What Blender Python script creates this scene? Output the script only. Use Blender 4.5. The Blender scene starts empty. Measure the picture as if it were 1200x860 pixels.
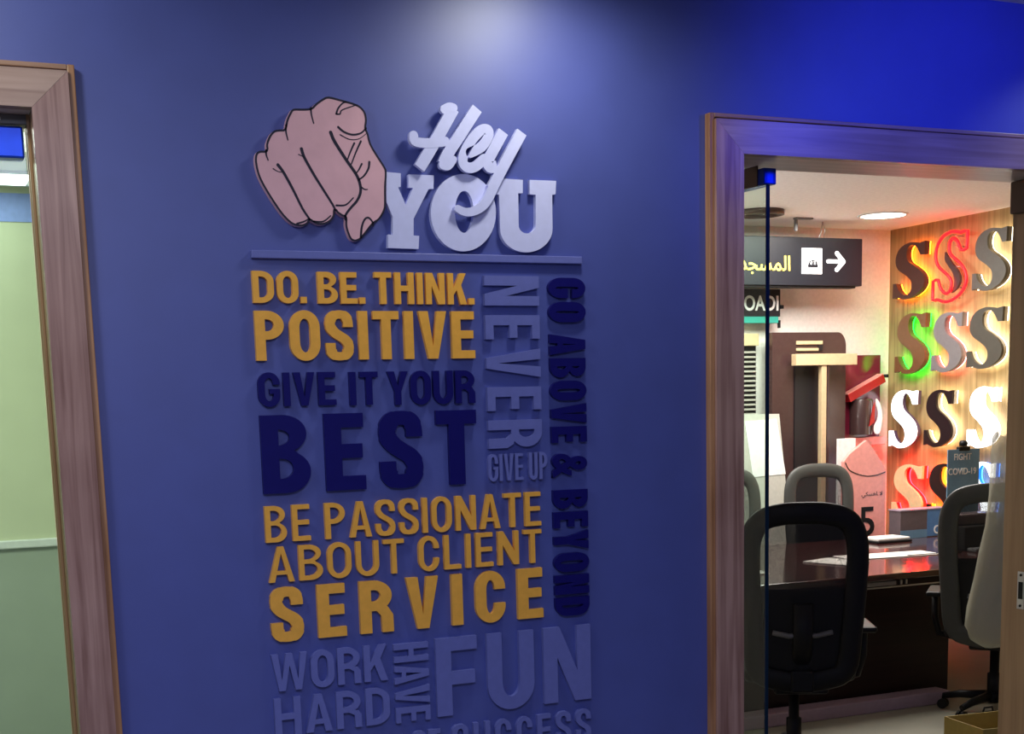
import bpy, bmesh, math, random
from mathutils import Vector, Matrix, geometry
random.seed(7)
sc = bpy.context.scene
COL = sc.collection
PI = math.pi

# ------------------------------------------------------------------ camera
cam_d = bpy.data.cameras.new('camera')
cam = bpy.data.objects.new('camera', cam_d)
COL.objects.link(cam)
R_ = Vector((0.91559325, -0.40124343, -0.02631957))
U_ = Vector((0.08671678, 0.1331162, 0.98729949))
F_ = Vector((0.39264387, 0.90624709, -0.15667483))
m = Matrix.Identity(4)
for i in range(3):
    m[i][0] = R_[i]; m[i][1] = U_[i]; m[i][2] = -F_[i]
m[0][3], m[1][3], m[2][3] = 0.0, -2.93913, 1.69
cam.matrix_world = m
cam_d.sensor_fit = 'HORIZONTAL'
cam_d.sensor_width = 36.0
cam_d.lens = 48.0
cam_d.shift_y = 299.15 / 1200.0
cam_d.clip_start = 0.05
sc.camera = cam

# ------------------------------------------------------------------ world, view, lights
w = bpy.data.worlds.new('world'); sc.world = w
w.use_nodes = True
w.node_tree.nodes['Background'].inputs[0].default_value = (0.35, 0.42, 0.7, 1)
w.node_tree.nodes['Background'].inputs[1].default_value = 0.02
sc.view_settings.view_transform = 'Standard'
sc.view_settings.look = 'None'
sc.view_settings.exposure = 0.0
sc.view_settings.gamma = 1.0
sc.view_settings.use_curve_mapping = False

def area(name, loc, size, power, color, target=None, rot=None, sizey=None):
    d = bpy.data.lights.new(name, 'AREA'); d.energy = power; d.color = color
    d.shape = 'RECTANGLE'; d.size = size; d.size_y = sizey or size
    o = bpy.data.objects.new(name, d); COL.objects.link(o); o.location = loc
    if target is not None:
        o.rotation_euler = (Vector(target) - Vector(loc)).to_track_quat('-Z', 'Y').to_euler()
    return o
def spot(name, loc, target, power, color, angle, blend=0.8, radius=0.03):
    d = bpy.data.lights.new(name, 'SPOT'); d.energy = power; d.color = color
    d.spot_size = math.radians(angle); d.spot_blend = blend; d.shadow_soft_size = radius
    o = bpy.data.objects.new(name, d); COL.objects.link(o); o.location = loc
    o.rotation_euler = (Vector(target) - Vector(loc)).to_track_quat('-Z', 'Y').to_euler()
    return o
# corridor: ceiling panels behind and left of the viewer, downlights near the sign wall, a blue lamp to the right
area('corridor_panel', (0.3, -2.5, 2.66), 1.2, 42, (0.70, 0.75, 1.0))
area('corridor_panel_left', (-0.7, -1.0, 2.66), 0.6, 7, (0.92, 0.96, 1.0))
spot('downlight_sign', (1.36, -0.30, 2.69), (1.36, -0.16, 1.0), 29, (1.0, 1.0, 0.84), 172, 0.9, 0.09)
spot('downlight_left', (-0.10, -0.55, 2.66), (-0.05, -0.2, 1.0), 19, (0.95, 1.0, 0.84), 179, 0.35, 0.09)
spot('downlight_door', (3.02, -0.24, 2.69), (3.02, -0.10, 1.0), 9, (0.85, 0.95, 1.0), 125, 0.7, 0.06)
spot('blue_lamp', (2.8, -1.3, 2.60), (2.50, 0.0, 2.36), 58, (0.03, 0.06, 1.0), 60, 1.0, 0.1)
# show room behind the right-hand door, small office behind the left-hand door
area('room_light', (5.3, 4.3, 2.86), 1.2, 112, (1.0, 0.95, 0.89))
pd = bpy.data.lights.new('ceiling_fill', 'POINT'); pd.energy = 30; pd.color = (1.0, 0.95, 0.90); pd.shadow_soft_size = 0.15  # unseen fill light added to brighten the show room ceiling
po = bpy.data.objects.new('ceiling_fill', pd); COL.objects.link(po); po.location = (3.6, 4.3, 2.25)
area('office_light', (-0.2, 1.6, 2.56), 0.8, 32, (0.98, 1.0, 0.86))

# ------------------------------------------------------------------ materials
def nmat(name):
    mt = bpy.data.materials.new(name); mt.use_nodes = True
    return mt, mt.node_tree.nodes, mt.node_tree.links, mt.node_tree.nodes['Principled BSDF']
def plain(name, col, rough=0.5, metal=0.0, spec=0.5, noise=0.06, scale=40.0, bump=0.0):
    mt, N, L, b = nmat(name)
    b.inputs['Roughness'].default_value = rough
    b.inputs['Metallic'].default_value = metal
    b.inputs['Specular IOR Level'].default_value = spec
    tc = N.new('ShaderNodeTexCoord'); nz = N.new('ShaderNodeTexNoise')
    nz.inputs['Scale'].default_value = scale; nz.inputs['Detail'].default_value = 4
    L.new(tc.outputs['Object'], nz.inputs['Vector'])
    r = N.new('ShaderNodeValToRGB')
    r.color_ramp.elements[0].position = 0.3; r.color_ramp.elements[1].position = 0.7
    r.color_ramp.elements[0].color = tuple(c * (1 - noise) for c in col) + (1,)
    r.color_ramp.elements[1].color = tuple(min(1, c * (1 + noise)) for c in col) + (1,)
    L.new(nz.outputs['Fac'], r.inputs['Fac']); L.new(r.outputs['Color'], b.inputs['Base Color'])
    if bump:
        bp = N.new('ShaderNodeBump'); bp.inputs['Strength'].default_value = bump; bp.inputs['Distance'].default_value = 0.002
        L.new(nz.outputs['Fac'], bp.inputs['Height']); L.new(bp.outputs['Normal'], b.inputs['Normal'])
    return mt
def emit(name, col, strength):
    mt, N, L, b = nmat(name)
    b.inputs['Base Color'].default_value = tuple(col) + (1,)
    b.inputs['Emission Color'].default_value = tuple(col) + (1,)
    b.inputs['Emission Strength'].default_value = strength
    return mt
def wood(name, c0, c1, axis='Z', scale=1.0, rough=0.4, spec=0.5, knots=False):
    mt, N, L, b = nmat(name)
    b.inputs['Roughness'].default_value = rough; b.inputs['Specular IOR Level'].default_value = spec
    tc = N.new('ShaderNodeTexCoord'); mp = N.new('ShaderNodeMapping')
    s = [55.0 * scale] * 3; s['XYZ'.index(axis)] = 2.2 * scale
    mp.inputs['Scale'].default_value = s
    L.new(tc.outputs['Object'], mp.inputs['Vector'])
    nz = N.new('ShaderNodeTexNoise'); nz.inputs['Scale'].default_value = 1.0; nz.inputs['Detail'].default_value = 6
    nz.inputs['Distortion'].default_value = 0.6
    L.new(mp.outputs['Vector'], nz.inputs['Vector'])
    n2 = N.new('ShaderNodeTexNoise'); n2.inputs['Scale'].default_value = 3.0 if not knots else 1.6; n2.inputs['Detail'].default_value = 3
    L.new(tc.outputs['Object'], n2.inputs['Vector'])
    mx = N.new('ShaderNodeMath'); mx.operation = 'MULTIPLY_ADD'; mx.inputs[1].default_value = 0.65 if not knots else 0.45
    m2 = N.new('ShaderNodeMath'); m2.operation = 'MULTIPLY'; m2.inputs[1].default_value = 0.35 if not knots else 0.55
    L.new(n2.outputs['Fac'], m2.inputs[0]); L.new(nz.outputs['Fac'], mx.inputs[0]); L.new(m2.outputs[0], mx.inputs[2])
    r = N.new('ShaderNodeValToRGB')
    r.color_ramp.elements[0].position = 0.36; r.color_ramp.elements[1].position = 0.62
    r.color_ramp.elements[0].color = tuple(c0) + (1,); r.color_ramp.elements[1].color = tuple(c1) + (1,)
    L.new(mx.outputs[0], r.inputs['Fac']); L.new(r.outputs['Color'], b.inputs['Base Color'])
    bp = N.new('ShaderNodeBump'); bp.inputs['Strength'].default_value = 0.15; bp.inputs['Distance'].default_value = 0.001
    L.new(nz.outputs['Fac'], bp.inputs['Height']); L.new(bp.outputs['Normal'], b.inputs['Normal'])
    return mt
def glass(name, tint=(0.9, 1.0, 0.95), mixf=0.06):
    mt, N, L, b = nmat(name)
    N.remove(b)
    tr = N.new('ShaderNodeBsdfTransparent'); tr.inputs[0].default_value = tuple(tint) + (1,)
    gl = N.new('ShaderNodeBsdfGlossy'); gl.inputs['Roughness'].default_value = 0.02
    mx = N.new('ShaderNodeMixShader'); lw = N.new('ShaderNodeLayerWeight'); lw.inputs[0].default_value = 0.5
    pw = N.new('ShaderNodeMath'); pw.operation = 'POWER'; pw.inputs[1].default_value = 4.0
    ma = N.new('ShaderNodeMath'); ma.operation = 'MULTIPLY_ADD'; ma.inputs[1].default_value = 0.5; ma.inputs[2].default_value = 0.03
    L.new(lw.outputs['Facing'], pw.inputs[0]); L.new(pw.outputs[0], ma.inputs[0]); L.new(ma.outputs[0], mx.inputs[0])
    L.new(tr.outputs[0], mx.inputs[1]); L.new(gl.outputs[0], mx.inputs[2])
    L.new(mx.outputs[0], N['Material Output'].inputs['Surface'])
    return mt
def net(name, col, open_=0.35, scale=260):
    """woven mesh cloth: fine grid of holes"""
    mt, N, L, b = nmat(name)
    b.inputs['Base Color'].default_value = tuple(col) + (1,); b.inputs['Roughness'].default_value = 0.7
    tr = N.new('ShaderNodeBsdfTransparent'); mx = N.new('ShaderNodeMixShader')
    tc = N.new('ShaderNodeTexCoord')
    ck = N.new('ShaderNodeTexVoronoi'); ck.inputs['Scale'].default_value = scale
    L.new(tc.outputs['Object'], ck.inputs['Vector'])
    lt = N.new('ShaderNodeMath'); lt.operation = 'LESS_THAN'; lt.inputs[1].default_value = open_
    L.new(ck.outputs['Distance'], lt.inputs[0]); L.new(lt.outputs[0], mx.inputs[0])
    L.new(b.outputs[0], mx.inputs[1]); L.new(tr.outputs[0], mx.inputs[2])
    L.new(mx.outputs[0], N['Material Output'].inputs['Surface'])
    return mt

M = {}
M['blue_wall'] = plain('blue_wall_paint', (0.058, 0.079, 0.345), 0.48, 0, 0.9, 0.05, 9.0, 0.05)
M['corridor'] = plain('corridor_paint', (0.30, 0.30, 0.36), 0.6)
M['corridor_ceiling'] = plain('corridor_ceiling_paint', (0.60, 0.60, 0.66), 0.7)
M['gold'] = plain('gold_acrylic', (0.83, 0.41, 0.065), 0.35, 0, 0.4, 0.06, 60)
M['navy'] = plain('navy_acrylic', (0.006, 0.005, 0.12), 0.4, 0, 0.2, 0.04, 60)
M['lavender'] = plain('lavender_acrylic', (0.128, 0.148, 0.45), 0.4, 0, 0.4, 0.04, 60)
M['pale'] = plain('pale_lavender_acrylic', (0.56, 0.58, 0.93), 0.4, 0, 0.4, 0.03, 60)
M['skin'] = plain('printed_skin', (0.66, 0.385, 0.47), 0.4, 0, 0.4, 0.05, 25)
M['ink'] = plain('printed_ink', (0.012, 0.010, 0.03), 0.4)
M['casing'] = wood('oak_casing', (0.17, 0.075, 0.062), (0.42, 0.255, 0.23), 'Z', 1.0, 0.32)
M['casing_x'] = wood('oak_casing_head', (0.24, 0.14, 0.11), (0.42, 0.28, 0.24), 'X', 1.0, 0.32)
M['lip'] = wood('oak_lip', (0.25, 0.11, 0.05), (0.48, 0.25, 0.13), 'Z', 1.0, 0.4)
M['lip_x'] = wood('oak_lip_head', (0.25, 0.13, 0.08), (0.45, 0.27, 0.2), 'X', 1.0, 0.4)
M['jamb'] = wood('oak_jamb', (0.28, 0.16, 0.075), (0.40, 0.24, 0.12), 'Z', 0.8, 0.5)
M['soffit'] = wood('lit_oak_soffit', (0.50, 0.40, 0.38), (0.66, 0.55, 0.52), 'X', 0.8, 0.35)  # jamb oak made paler: light on the head's underside put into the colour
M['glass'] = glass('clear_glass')
M['glass_edge'] = plain('glass_edge', (0.004, 0.02, 0.05), 0.15)
M['blue_metal'] = plain('blue_satin_metal', (0.01, 0.06, 0.62), 0.3, 0.5, 0.5)  # satin blue metal for the glass door fittings
M['brown_metal'] = plain('brown_metal', (0.10, 0.065, 0.05), 0.4, 0.6)
M['steel'] = plain('brushed_steel', (0.6, 0.6, 0.6), 0.35, 1.0)
M['black'] = plain('black_plastic', (0.006, 0.006, 0.0065), 0.5, 0, 0.25)
M['grey_plastic'] = plain('grey_plastic', (0.13, 0.13, 0.13), 0.45)
M['white_paint'] = plain('white_room_paint', (0.80, 0.75, 0.70), 0.6)
M['ceiling_paint'] = plain('white_ceiling_paint', (0.88, 0.87, 0.86), 0.7)
M['osb'] = wood('show_wall_wood', (0.17, 0.11, 0.045), (0.43, 0.31, 0.14), 'Z', 0.6, 0.5, 0.4, True)
M['floor'] = plain('beige_floor_tile', (0.27, 0.26, 0.20), 0.5, 0, 0.5, 0.06, 4)
M['corridor_floor'] = plain('corridor_floor_tile', (0.35, 0.33, 0.33), 0.3, 0, 0.5, 0.06, 4)
M['desk'] = wood('dark_mahogany', (0.010, 0.004, 0.004), (0.018, 0.007, 0.006), 'X', 0.6, 0.4, 0.25)
M['desk_top'] = wood('dark_mahogany_top', (0.05, 0.014, 0.013), (0.09, 0.028, 0.024), 'X', 0.6, 0.13, 1.0)
M['desk_top'].node_tree.nodes['Principled BSDF'].inputs['Coat Weight'].default_value = 0.6
M['desk_top'].node_tree.nodes['Principled BSDF'].inputs['Coat Roughness'].default_value = 0.08
M['sign_black'] = plain('sign_black', (0.010, 0.011, 0.016), 0.4, 0, 0.35)
M['white_acr'] = plain('white_acrylic', (0.80, 0.80, 0.78), 0.35)
M['teal'] = plain('teal_acrylic', (0.03, 0.30, 0.24), 0.35)
M['slat'] = plain('slat_beige', (0.30, 0.27, 0.235), 0.5)
M['beige'] = plain('beige_laminate', (0.56, 0.43, 0.25), 0.45)
M['brown_lam'] = plain('brown_laminate', (0.048, 0.025, 0.024), 0.22, 0, 0.6)
M['dark_hole'] = plain('black_laminate', (0.008, 0.007, 0.009), 0.5)
M['maroon'] = plain('maroon_acrylic', (0.15, 0.010, 0.03), 0.16, 0, 0.7)
M['red'] = plain('red_acrylic', (0.36, 0.01, 0.015), 0.25)
M['whiteboard'] = plain('pale_grey_panel', (0.48, 0.48, 0.42), 0.4)
M['pink_acr'] = plain('pink_acrylic', (0.74, 0.30, 0.26), 0.35)
M['paper'] = plain('paper', (0.80, 0.78, 0.72), 0.7)
M['slate_blue'] = plain('slate_blue_card', (0.13, 0.26, 0.38), 0.5)
M['print_blue'] = plain('print_blue_card', (0.08, 0.20, 0.42), 0.4)
M['film_grey'] = plain('grey_film', (0.12, 0.09, 0.10), 0.25)
M['carton'] = plain('yellow_carton', (0.42, 0.31, 0.07), 0.7)
M['mauve'] = plain('mauve_laminate', (0.34, 0.25, 0.32), 0.35)
M['chair_net'] = net('black_chair_net', (0.006, 0.006, 0.007), 0.42, 900)
M['office_wall'] = plain('pale_green_paint', (0.65, 0.67, 0.47), 0.6, 0, 0.3, 0.03, 6)
M['office_low'] = plain('sage_panel', (0.42, 0.46, 0.38), 0.5, 0, 0.3, 0.03, 6)
M['blue_reflection'] = plain('blue_reflection_band', (0.30, 0.38, 0.80), 0.6)  # blue reflection on the office wall, put in as a coloured band
def bagmat():
    mt, N, L, b = nmat('translucent_plastic')
    b.inputs['Base Color'].default_value = (0.58, 0.58, 0.45, 1); b.inputs['Roughness'].default_value = 0.3
    tr = N.new('ShaderNodeBsdfTransparent'); mx = N.new('ShaderNodeMixShader'); mx.inputs[0].default_value = 0.55
    tc = N.new('ShaderNodeTexCoord'); nz = N.new('ShaderNodeTexNoise'); nz.inputs['Scale'].default_value = 22
    L.new(tc.outputs['Object'], nz.inputs['Vector'])
    bp = N.new('ShaderNodeBump'); bp.inputs['Strength'].default_value = 0.6; bp.inputs['Distance'].default_value = 0.01
    L.new(nz.outputs['Fac'], bp.inputs['Height']); L.new(bp.outputs['Normal'], b.inputs['Normal'])
    L.new(tr.outputs[0], mx.inputs[1]); L.new(b.outputs[0], mx.inputs[2]); L.new(mx.outputs[0], N['Material Output'].inputs['Surface'])
    return mt
M['bag'] = bagmat()
M['led_white'] = emit('led_white', (1.0, 0.97, 0.92), 9)
M['led_office'] = emit('led_office', (0.95, 1.0, 0.95), 6)
M['sign_yellow'] = emit('lit_yellow', (1.0, 0.80, 0.10), 0.9)
M['sign_white'] = emit('lit_white', (1.0, 1.0, 1.0), 1.0)

# ------------------------------------------------------------------ helpers
def tag(o, label=None, cat=None, group=None, kind=None):
    if label: o['label'] = label
    if cat: o['category'] = cat
    if group: o['group'] = group
    if kind: o['kind'] = kind
    return o
def empty(name, loc, label=None, cat=None, group=None, rz=0.0):
    o = bpy.data.objects.new(name, None); COL.objects.link(o)
    o.location = loc; o.rotation_euler = (0, 0, rz); o.empty_display_size = 0.05
    return tag(o, label, cat, group)
class MB:
    def __init__(s): s.bm = bmesh.new(); s.mi = 0
    def _tag(s, n0):
        s.bm.faces.ensure_lookup_table()
        for f in s.bm.faces[n0:]: f.material_index = s.mi
    def mat(s, i): s.mi = i; return s
    def box(s, a, b, bev=0.0, M4=None):
        n0 = len(s.bm.faces)
        cx = [(a[i] + b[i]) / 2 for i in range(3)]; d = [abs(b[i] - a[i]) for i in range(3)]
        t = bmesh.new(); bmesh.ops.create_cube(t, size=1.0)
        for v in t.verts: v.co = Vector((v.co.x * d[0] + cx[0], v.co.y * d[1] + cx[1], v.co.z * d[2] + cx[2]))
        if bev > 0:
            bmesh.ops.bevel(t, geom=t.edges[:], offset=min(bev, min(d) * 0.45), segments=2, affect='EDGES', profile=0.5)
        s.join(t, M4)
        s._tag(n0); return s
    def join(s, t, M4=None):
        if M4 is not None: t.transform(M4)
        mp = {v: s.bm.verts.new(v.co) for v in t.verts}
        for f in t.faces:
            try: nf = s.bm.faces.new([mp[v] for v in f.verts]); nf.smooth = f.smooth
            except ValueError: pass
        t.free()
    def tube(s, pts, r, seg=12, closed=False, rads=None, cap=True, flat=None):
        """swept round (or oval: flat=(ra, rb, normal)) section along pts"""
        n0 = len(s.bm.faces); P = [Vector(p) for p in pts]; n = len(P); rings = []
        up = Vector(flat[2]) if flat else None; prev = None
        for i in range(n):
            if closed: d = P[(i + 1) % n] - P[i - 1]
            else: d = P[min(i + 1, n - 1)] - P[max(i - 1, 0)]
            d.normalize()
            if up is not None: a = up - d * up.dot(d)
            elif prev is not None: a = prev - d * prev.dot(d)
            else: a = d.orthogonal()
            a.normalize(); prev = a; b = d.cross(a)
            ra, rb = (flat[0], flat[1]) if flat else ((rads[i] if rads else r),) * 2
            rings.append([s.bm.verts.new(P[i] + a * ra * math.cos(2 * PI * k / seg) + b * rb * math.sin(2 * PI * k / seg)) for k in range(seg)])
        for i in range(n if closed else n - 1):
            A, B = rings[i], rings[(i + 1) % n]
            for k in range(seg):
                f = s.bm.faces.new((A[k], A[(k + 1) % seg], B[(k + 1) % seg], B[k])); f.smooth = True
        if not closed and cap:
            s.bm.faces.new(rings[0][::-1]); s.bm.faces.new(rings[-1])
        s._tag(n0); return s
    def lathe(s, prof, c=(0, 0, 0), seg=32):
        n0 = len(s.bm.faces); rings = []
        for r, z in prof:
            rings.append([s.bm.verts.new((c[0] + r * math.cos(2 * PI * k / seg), c[1] + r * math.sin(2 * PI * k / seg), c[2] + z)) for k in range(seg)] if r > 1e-6
                         else [s.bm.verts.new((c[0], c[1], c[2] + z))])
        for A, B in zip(rings, rings[1:]):
            for k in range(seg):
                k2 = (k + 1) % seg
                if len(A) == 1 and len(B) == 1: continue
                if len(A) == 1: f = s.bm.faces.new((A[0], B[k2], B[k]))
                elif len(B) == 1: f = s.bm.faces.new((A[k], A[k2], B[0]))
                else: f = s.bm.faces.new((A[k], A[k2], B[k2], B[k]))
                f.smooth = True
        s._tag(n0); return s
    def loops(s, loops, depth, M4=None):
        """flat outline with holes (lists of 2-D points), extruded from z=0 to z=depth"""
        n0 = len(s.bm.faces); t = bmesh.new()
        idx = [len(l) for l in loops]; flat = [p for l in loops for p in l]
        tris = geometry.tessellate_polygon([[Vector((p[0], p[1], 0)) for p in l] for l in loops])
        lo = [t.verts.new((p[0], p[1], 0)) for p in flat]; hi = [t.verts.new((p[0], p[1], depth)) for p in flat]
        for a, b, c in tris:
            for vs, flip in ((hi, False), (lo, True)):
                tri = [vs[a], vs[b], vs[c]]
                n = (tri[1].co - tri[0].co).cross(tri[2].co - tri[0].co).z
                if (n < 0) != flip: tri.reverse()
                try: t.faces.new(tri)
                except ValueError: pass
        k = 0
        for n in idx:
            for i in range(n):
                a, b = k + i, k + (i + 1) % n
                t.faces.new((lo[a], lo[b], hi[b], hi[a]))
            k += n
        bmesh.ops.recalc_face_normals(t, faces=t.faces[:])
        s.join(t, M4); s._tag(n0); return s
    def build(s, name, mat, parent=None, loc=None, local=True, smooth=None):
        me = bpy.data.meshes.new(name); s.bm.to_mesh(me); s.bm.free()
        for mm in (mat if isinstance(mat, (list, tuple)) else [mat]): me.materials.append(mm)
        o = bpy.data.objects.new(name, me); COL.objects.link(o)
        if parent: o.parent = parent
        if loc is not None: o.location = loc
        return o
def structure(name, mb, mat):
    return tag(mb.build(name, mat), kind='structure')
def copy_tree(o, parent=None):
    c = o.copy(); COL.objects.link(c); c.parent = parent
    for ch in list(o.children): copy_tree(ch, c)
    return c
# wall-facing transforms: local (x, y, depth) -> blue wall (faces -Y) and show wall (faces -X)
TO_Y = Matrix(((1, 0, 0, 0), (0, 0, -1, 0), (0, 1, 0, 0), (0, 0, 0, 1)))      # x->X, y->Z, depth->-Y
TO_X = Matrix(((0, 0, -1, 0), (-1, 0, 0, 0), (0, 1, 0, 0), (0, 0, 0, 1)))     # x->-Y, y->Z, depth->-X
def crom(pts, closed=True, n=6):
    """Catmull-Rom through pts; a point given as (x, y, 1) is a sharp corner"""
    out = []; N = len(pts)
    for i in range(N if closed else N - 1):
        p1 = pts[i]; p2 = pts[(i + 1) % N]
        p0 = pts[i - 1] if (closed or i > 0) else p1
        p3 = pts[(i + 2) % N] if (closed or i + 2 < N) else p2
        if len(p1) > 2: p0 = p1
        if len(p2) > 2: p3 = p2
        for k in range(n):
            t = k / n
            q = []
            for c in (0, 1):
                a, b, cc, d = p0[c], p1[c], p2[c], p3[c]
                q.append(0.5 * (2 * b + (cc - a) * t + (2 * a - 5 * b + 4 * cc - d) * t * t + (3 * b - a - 3 * cc + d) * t ** 3))
            out.append((q[0], q[1]))
    if not closed: out.append(tuple(pts[-1][:2]))
    return out
def stroke(pts, w0, w1=None, round_=True, n=6):
    """closed outline of a thick line along pts"""
    w1 = w0 if w1 is None else w1
    c = crom(pts, False, n); L = len(c); left = []; right = []
    for i, p in enumerate(c):
        a = c[max(0, i - 1)]; b = c[min(L - 1, i + 1)]
        d = Vector((b[0] - a[0], b[1] - a[1])).normalized(); h = (w0 + (w1 - w0) * i / (L - 1)) / 2
        left.append((p[0] - d.y * h, p[1] + d.x * h)); right.append((p[0] + d.y * h, p[1] - d.x * h))
    def cap(p, q):
        cx, cy = (p[0] + q[0]) / 2, (p[1] + q[1]) / 2; r = math.hypot(p[0] - cx, p[1] - cy); a0 = math.atan2(p[1] - cy, p[0] - cx)
        return [(cx + r * math.cos(a0 - PI * k / 8), cy + r * math.sin(a0 - PI * k / 8)) for k in range(1, 8)] if round_ else []
    return left + cap(left[-1], right[-1]) + right[::-1] + cap(right[0], left[0])
def text_mesh(body, height, bold=0.0, depth=0.002, xscale=1.0, align='CENTER'):
    """built-in lettering as a bmesh in local x, y, depth; cap height = height"""
    c = bpy.data.curves.new('lettering', 'FONT'); c.body = body; c.align_x = align; c.align_y = 'CENTER'
    c.size = height / 0.73; c.extrude = depth / 2; c.offset = bold * height; c.resolution_u = 4
    o = bpy.data.objects.new('lettering', c); COL.objects.link(o)
    bpy.context.view_layer.update()
    me = o.to_mesh(); t = bmesh.new(); t.from_mesh(me); o.to_mesh_clear()
    bpy.data.objects.remove(o); bpy.data.curves.remove(c)
    for v in t.verts: v.co = Vector((v.co.x * xscale, v.co.y, v.co.z + depth / 2))
    return t
def lettering(name, body, height, mat, parent, M4, bold=0.0, depth=0.002, xscale=1.0, align='CENTER'):
    mb = MB(); mb.join(text_mesh(body, height, bold, depth, xscale, align), M4)
    return mb.build(name, mat, parent)
# ------------------------------------------------------------------ the setting
TH = 0.153                       # thickness of the sign wall
LX0, LX1, LZ = -0.85, 0.274, 2.287      # left doorway
RX0, RX1, RZ = 1.903, 2.925, 2.275      # right doorway
WL, WR, CH = -2.4, 5.2, 2.70
b = MB()
J = 0.021
for x0, x1, z0, z1 in ((WL, LX0 - J, 0, CH), (LX1 + J, RX0 - J, 0, CH), (RX1 + J, WR, 0, CH), (LX0 - J, LX1 + J, LZ + J, CH), (RX0 - J, RX1 + J, RZ + J, CH)):
    b.box((x0, 0, z0), (x1, TH, z1))
structure('wall_front', b, M['blue_wall'])
structure('floor', MB().box((WL, -4.2, -0.1), (WR, TH, 0)), M['corridor_floor'])
structure('ceiling', MB().box((WL, -4.2, CH), (WR, TH, CH + 0.1)), M['corridor_ceiling'])
structure('wall_back', MB().box((WL, -4.3, 0), (WR, -4.2, CH)), M['corridor'])
structure('wall_left', MB().box((WL - 0.1, -4.3, 0), (WL, TH, CH)), M['corridor'])
structure('wall_right', MB().box((WR, -4.3, 0), (WR + 0.1, TH, CH)), M['corridor'])
# show room
RC = 2.90; BX = 6.80; BY = 5.50
structure('floor_showroom', MB().box((1.30, TH, -0.1), (BX + 0.1, BY + 0.1, 0)), M['floor'])
structure('ceiling_showroom', MB().box((1.30, TH, RC), (BX + 0.1, BY + 0.1, RC + 0.1)), M['ceiling_paint'])
structure('wall_showroom_back', MB().box((1.30, BY, 0), (BX + 0.1, BY + 0.1, RC)), M['white_paint'])
structure('wall_showroom_wood', MB().box((BX, TH, 0), (BX + 0.1, BY, RC)), M['osb'])
structure('wall_showroom_left', MB().box((1.20, TH, 0), (1.30, BY + 0.1, RC)), M['white_paint'])
structure('wall_showroom_front', MB().box((1.30, TH, CH), (BX, TH + 0.02, RC)).box((WR, TH - 0.1, 0), (BX + 0.1, TH, RC)), M['white_paint'])
# office behind the left doorway
OY = 3.0; OC = 2.60
structure('floor_office', MB().box((WL, TH, -0.1), (1.20, OY, 0)), M['corridor_floor'])
structure('ceiling_office', MB().box((WL, TH, OC), (1.20, OY, OC + 0.05)), M['ceiling_paint'])
structure('wall_office_back', MB().box((WL, OY, 1.19), (1.20, OY + 0.1, OC)).mat(1).box((WL, OY, 0), (1.20, OY + 0.1, 1.19)).mat(2).box((WL, OY - 0.004, 2.465), (1.20, OY, 2.575)), [M['office_wall'], M['office_low'], M['blue_reflection']])
structure('wall_office_left', MB().box((WL - 0.1, TH, 0), (WL, OY, OC)), M['office_wall'])
structure('wall_office_right', MB().box((1.15, TH, 0), (1.20, OY, OC)), M['office_wall'])
structure('trim_1', MB().box((WL, OY - 0.018, 1.165), (1.15, OY, 1.20), 0.005), M['white_acr'])

# door casings: wide face, raised outer lip, inner stop
def casing(n, x0, x1, z, wd, side):
    p = 0.030; lip = 0.014
    e = tag(empty('door_%d' % n, (0, 0, 0)), kind='structure')
    mb = Matrix.Translation((0, 0, 0)) @ TO_Y
    for xi, xo, lo in ((x0, x0 - wd, x0 - wd - lip), (x1, x1 + wd, x1 + wd + lip)):
        MB().loops([[(xi, 0), (xo, 0), (xo, z + wd - .0006), (xi, z - .0006)]], p, mb).build('casing_side', M['casing'], e)
        MB().box((min(xo, lo), -p * .72, 0), (max(xo, lo), 0.0, z + wd + lip), 0.002).build('casing_lip', M['lip'], e)
    MB().loops([[(x0, z), (x1, z), (x1 + wd, z + wd), (x0 - wd, z + wd)]], p, mb).build('casing_head', M['casing_x'], e)
    MB().box((x0 - wd, -p * 0.72, z + wd + 0.004), (x1 + wd, 0.0, z + wd + lip), 0.002).build('casing_lip', M['lip_x'], e)
    for xa, xb in ((x0 - 0.02, x0), (x1, x1 + 0.02)):
        MB().box((xa, 0.0, 0), (xb, TH + 0.004, z), 0.001).build('jamb', M['jamb'], e)
    MB().box((x0, 0.0, z), (x1, TH + 0.004, z + 0.02), 0.001).build('jamb_head', M['soffit'], e)
    return e
d1 = casing(1, LX0, LX1, LZ, 0.072, 1)
for y0 in (0.042, 0.075):
    MB().box((LX1 - 0.006, y0, 0), (LX1, y0 + 0.012, LZ), 0.001).build('door_stop', M['jamb'], d1)
d2 = casing(2, RX0, RX1, RZ, 0.078, 1)
k = MB().box((RX1 - 0.002, 0.066, 1.065), (RX1, 0.094, 1.175), 0.001).build('strike_plate', M['steel'], d2)
MB().box((RX1 - 0.0035, 0.072, 1.095), (RX1 - 0.001, 0.088, 1.145)).build('strike_hole', M['black'], k)
for z in (1.075, 1.165):
    MB().lathe([(0, 0), (0.004, 0), (0.004, 0.002), (0, 0.002)], (0, 0, 0), 12).build('screw', M['black'], k).matrix_local = Matrix.Translation((RX1 - 0.002, 0.08, z)) @ Matrix.Rotation(-PI / 2, 4, 'Y')
MB().box((RX1 - 0.03, 0.03, RZ - 0.09), (RX1 - 0.001, 0.14, RZ - 0.002), 0.004).build('head_bracket', M['brown_metal'], d2)

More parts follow.
